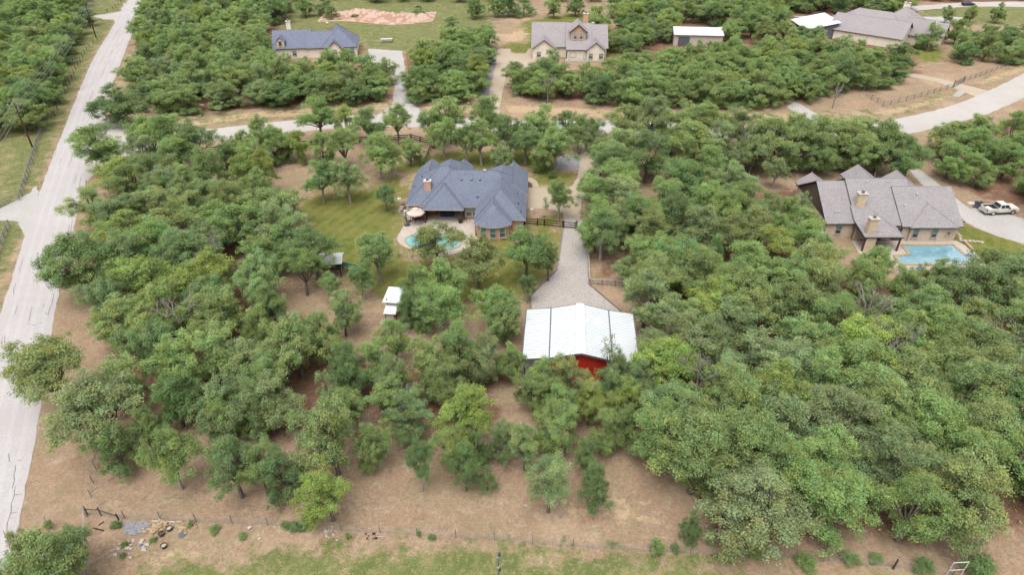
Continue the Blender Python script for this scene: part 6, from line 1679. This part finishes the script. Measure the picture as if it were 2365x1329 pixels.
for k in ks:
    cmp_ = ng.nodes.new("FunctionNodeCompare"); cmp_.data_type = 'INT'; cmp_.operation = 'EQUAL'
    ia = [q for q in cmp_.inputs if q.enabled]
    ng.links.new(a_p, ia[0]); ia[1].default_value = k
    for part_ in (0, 1):
        oi = ng.nodes.new("GeometryNodeObjectInfo"); oi.inputs["Object"].default_value = src[(k, part_)]; oi.transform_space = 'ORIGINAL'
        geo = oi.outputs["Geometry"]
        if part_ == 0:
            sm = ng.nodes.new("GeometryNodeSetMaterial"); sm.inputs["Material"].default_value = M['leaf_wood']; ng.links.new(geo, sm.inputs["Geometry"]); geo = sm.outputs[0]
        ip = ng.nodes.new("GeometryNodeInstanceOnPoints")
        ng.links.new(gi.outputs[0], ip.inputs["Points"]); ng.links.new(cmp_.outputs[0], ip.inputs["Selection"]); ng.links.new(geo, ip.inputs["Instance"])
        ng.links.new(cx_.outputs[0], ip.inputs["Rotation"]); ng.links.new(a_s, ip.inputs["Scale"]); ng.links.new(ip.outputs[0], jn.inputs[0])
ng.links.new(jn.outputs[0], go.inputs[0])
md = wood.modifiers.new("woodland", 'NODES'); md.node_group = ng
print("TREES", len(trees), "solo", len(solo), "rest", len(rest))

# --- bare dead trees
def dead(seed):
    g = random.Random(seed); br = MB()
    def grow(p, d, L, r, k):
        q = p + d * L; br.bar(p, q, r, r * .68, 6 if k < 2 else 4, False)
        if k > 3: return
        for _ in range(3 if k else 4):
            d2 = (d + Vector((g.uniform(-1, 1), g.uniform(-1, 1), g.uniform(-.35, .7))) * (.75 if k else .6)).normalized()
            grow(p.lerp(q, g.uniform(.75, 1)), d2, L * g.uniform(.5, .72), r * .58, k + 1)
    grow(Vector((0, 0, -.1)), Vector((g.uniform(-.1, .1), g.uniform(-.1, .1), 1)).normalized(), 3.2, .2, 0)
    return br
DM = [dead(s).mesh("branches", M['deadwood'], False, False) for s in (3, 7, 12)]
for k, (px, py, H, lb) in enumerate([(1265, 238, 7.5, "bare white dead tree in front of the far oaks by the dormer house"), (1570, 402, 7, "bare dead tree with arching white limbs left in the grove"), (1620, 400, 8, "bare forked dead tree right of the arching dead tree in the grove"), (1722, 395, 8, "bare dead tree tangled with the oaks left of the grey roofed house"), (2018, 412, 6.5, "bare leaning dead tree behind the grey roofed house"), (1385, 385, 7, "bare dead tree by the concrete drive"), (1922, 250, 6, "bare slim dead tree at the woodland drive mouth"), (1380, 62, 7.5, "grey dead tree behind the far green lawn"), (1975, 795, 8.5, "bare white dead tree poking out of the dense wood"), (2055, 860, 8.5, "bare dead limbs in the dense wood between two oaks"), (940, 985, 6.5, "bare grey dead tree with spreading limbs on the dry lot"), (1600, 950, 8, "bare pale snag in the dense wood nearest the barn lot"), (2010, 890, 8.5, "bare crooked dead tree low in the dense wood"), (2300, 860, 8, "bare dead tree by the open brown patch in the dense wood"), (385, 205, 8, "grey dead tree in the wood beside the county road"), (500, 650, 8.5, "bare white limbs in the roadside wood"), (430, 800, 8.5, "bare grey snag in the roadside wood by the huge oaks")]):
    x, y = G(px, py)
    o = thing("dead_tree", lb, "dead tree", (x, y, 0), k * 1.3)
    o.scale = (H / 7.0,) * 3
    if "leaning" in lb: o.rotation_euler = (R(-12), R(18), .6)
    link("branches", DM[k % 3], o)
# --- shrubs and weeds
for k, (px, py, r, H, tn, lb) in enumerate([(1518, 1283, 24, 2.3, 'm', "upright green shrub at the back fence beside the wood"), (1558, 1276, 13, 1.3, 'd', "small dark shrub right of the upright shrub at the back fence"), (660, 1222, 15, .9, 'd', "low dark weed clump at the left of the back fence weeds"), (684, 1226, 20, 1.0, 'd', "low dark weed clump in the middle of the back fence weeds"), (712, 1224, 14, .9, 'm', "low weed clump at the right of the back fence weeds"), (2128, 1318, 28, 1.7, 'd', "dark shrub between the wooden post and the white frame"), (2262, 1335, 52, 2.2, 'd', "broad dark shrub right of the white frame"), (1276, 412, 12, 1.9, 'd', "small round shrub on the front lawn by the gravel pad"), (1903, 548, 9, .7, 'm', "small green shrub against the tan brick wall"), (2115, 112, 12, 1.6, 'd', "dark clipped shrub by the rambling house"), (2090, 108, 12, 1.6, 'd', "dark clipped shrub at the rambling house door"), (1860, 1310, 30, 1.6, 'm', "green bush at the back fence below the wood"), (1735, 1290, 26, 1.8, 'm', "green bush in the wire fence below the wood"), (1960, 1302, 26, 1.6, 'g', "grey-green bush at the wire fence edge of the wood"), (290, 1262, 10, .7, 'm', "little green weed tuft beside the pale rubble"), (270, 1218, 14, .8, 'd', "dark weed clump left of the gravel patch"), (285, 1290, 10, .7, 'd', "little dark weed tuft below the pale rubble"), (355, 1252, 10, .6, 'm', "little weed tuft between the tubs and the rubble"), (440, 1216, 10, .7, 'm', "weed tuft at the fence right of the stone scatter"), (496, 1228, 16, .6, 'm', "spreading weed tuft right of the stone scatter"), (805, 1245, 10, .8, 'm', "weed tuft in the fence right of the broken tile"), (968, 1240, 8, 1.0, 'm', "upright weed in the middle of the back fence"), (997, 1248, 12, .6, 'd', "low weed in the back fence left of the steel post"), (160, 1232, 16, 1.2, 'm', "bush beside the white marker post"), (118, 1222, 12, 1.4, 'm', "bush behind the white marker post"), (2020, 1296, 20, .9, 'm', "low weeds at the edge of the wood near the dark post"), (1640, 1262, 22, 2.2, 'g', "grey-green sapling at the back fence where the wood begins"), (1592, 1262, 12, 2.4, 'g', "thin pale sapling beside the back fence post"), (560, 1243, 14, .5, 'm', "low weed patch in the pasture edge"), (615, 240, 22, 2.2, 'd', "dark bush at the wood edge above the sandy verge"), (540, 245, 22, 2.4, 'd', "bush at the wood edge by the white sign"), (178, 88, 18, 2.5, 'd', "dark bush beside the far wire fence"), (820, 42, 12, 1.6, 'o', "olive bush at the foot of the red clay bank"), (905, 48, 14, 1.3, 'm', "green bush below the middle of the red clay bank"), (945, 40, 10, 1.3, 'g', "grey-green bush on the end of the red clay bank"), (860, 30, 10, 1.2, 'm', "small green bush growing in the clay bank")]):
    x, y = G(px, py); R_ = r / SC(px, py)
    P_ = SHR[k % 2]; o = thing("shrub", lb, "shrub", (x, y, 0), k * 1.9)
    o.scale = (R_ / 3, R_ / 3, H / 8.2)
    link("stems", P_.trunk, o); c_ = link("foliage", P_.crown, o)
    c_.color = (*[v * .95 for v in TONE[tn]], 1)

# --- undergrowth on the wood's margins and weeds over the pasture: uncountable
def scatter(name, polys, dens, size, tone, lab, hgt=.15, zoff=.0, jit=.3, avoid=True):
    cs_, n_ = [], 0
    Cn, U, V, Tn = [], [], [], []
    for poly in polys:
        pw = np.array([G(*p) for p in poly]); mn, mx = pw.min(0), pw.max(0)
        cnt = int((mx[0] - mn[0]) * (mx[1] - mn[1]) * dens)
        xy = nr.uniform(mn, mx, (cnt, 2))
        keep = sdist(xy[:, 0], xy[:, 1], pw) > 0
        xy = xy[keep]
        fld = np.array([mnoise.noise(Vector((a * .35, b * .35, 3.3))) + .6 * mnoise.noise(Vector((a * 1.1, b * 1.1, 9))) for a, b in xy])
        xy = xy[fld > jit * nr.uniform(-.6, 1.2, len(fld))]
        if avoid:
            for q in AVOID[:3]: xy = xy[sdist(xy[:, 0], xy[:, 1], np.array(q)) < 0]
        n_ = len(xy)
        # each tuft: five leaf faces
        for _ in range(5):
            c_ = np.concatenate([xy + nr.normal(size=(n_, 2)) * size * 1.1, nr.uniform(.02, hgt, (n_, 1))], 1)
            nm = unit(nr.normal(size=(n_, 3)) + np.array([0, 0, .9])); a = unit(np.cross(nm, nr.normal(size=(n_, 3)))); b = np.cross(nm, a)
            s_ = size * nr.uniform(.5, 1.2, (n_, 1))
            Cn.append(c_); U.append(a * s_); V.append(b * s_ * .5)
            Tn.append(np.array(TONE[tone]) * nr.uniform(.8, 1.4, (n_, 1)) * np.array([1.15, 1.0, 1.0]))
    v, f, col = leaf_geo(*[np.concatenate(q) for q in (Cn, U, V, Tn)])
    o = link(name, np_mesh(name, v, f, M['leaf'], {"leafcol": ('FLOAT_COLOR', col)})); o.color = (1, 1, 1, 1)
    tag(o, lab, name.replace("_", " "), kind="stuff")
scatter("pasture_weeds", [[(200, 1260), (640, 1250), (1150, 1250), (1560, 1285), (2365, 1320), (2365, 1420), (150, 1420)]], 3.2, .07, 'm', "short weeds and grass tufts over the near pasture", .12)
scatter("lot_weeds", [[(210, 1150), (480, 1160), (1180, 1120), (1580, 1230), (1580, 1270), (1150, 1245), (600, 1215), (205, 1192)], [(1270, 1120), (1480, 1100), (1560, 1210), (1300, 1210)]], .9, .06, 'd', "sparse green sprigs on the dry lot", .1, jit=.5)
scatter("undergrowth", [[(1500, 900), (1700, 600), (2365, 700), (2365, 1240), (2000, 1260), (1640, 1262), (1560, 1050)], [(300, 420), (600, 420), (640, 560), (600, 840), (300, 820)]], 1.6, .17, 'm', "low undergrowth on the floor of the oak woods", 1.3, jit=.05)

# fallen sticks and branch litter on the lot and under the woods
mb = MB(); g6 = random.Random(5)
for poly, n_ in (([(210, 1000), (1180, 900), (1560, 1230), (1150, 1240), (210, 1185)], 420), ([(620, 560), (1000, 740), (1180, 800), (900, 1000), (600, 800)], 160), ([(1500, 700), (2365, 700), (2365, 1220), (1620, 1240)], 300), ([(1380, 560), (1480, 560), (1480, 760), (1400, 700)], 60)):
    pw = [G(*p) for p in poly]; xs = [p[0] for p in pw]; ys = [p[1] for p in pw]; k = 0
    while k < n_:
        x, y = g6.uniform(min(xs), max(xs)), g6.uniform(min(ys), max(ys))
        if not inside(x, y, pw): continue
        k += 1
        if any(inside(x, y, q) for q in AVOID[:4]): continue
        a = g6.random() * 6.28; L = g6.uniform(.2, 1.1) * g6.uniform(.5, 1.2)
        p0 = Vector((x, y, .03)); p1 = p0 + Vector((math.cos(a), math.sin(a), g6.uniform(0, .12))) * L
        mb.bar(p0, p1, .022, .014, 4, False)
        if L > .6: mb.bar(p0.lerp(p1, .5), p0.lerp(p1, .5) + Vector((math.cos(a + .8), math.sin(a + .8), .1)) * L * .4, .014, .008, 4, False)
tag(part("fallen_sticks", mb, M['deadwood'], None, fix=False), "grey fallen sticks and twigs littering the dry ground", "sticks", kind="stuff")
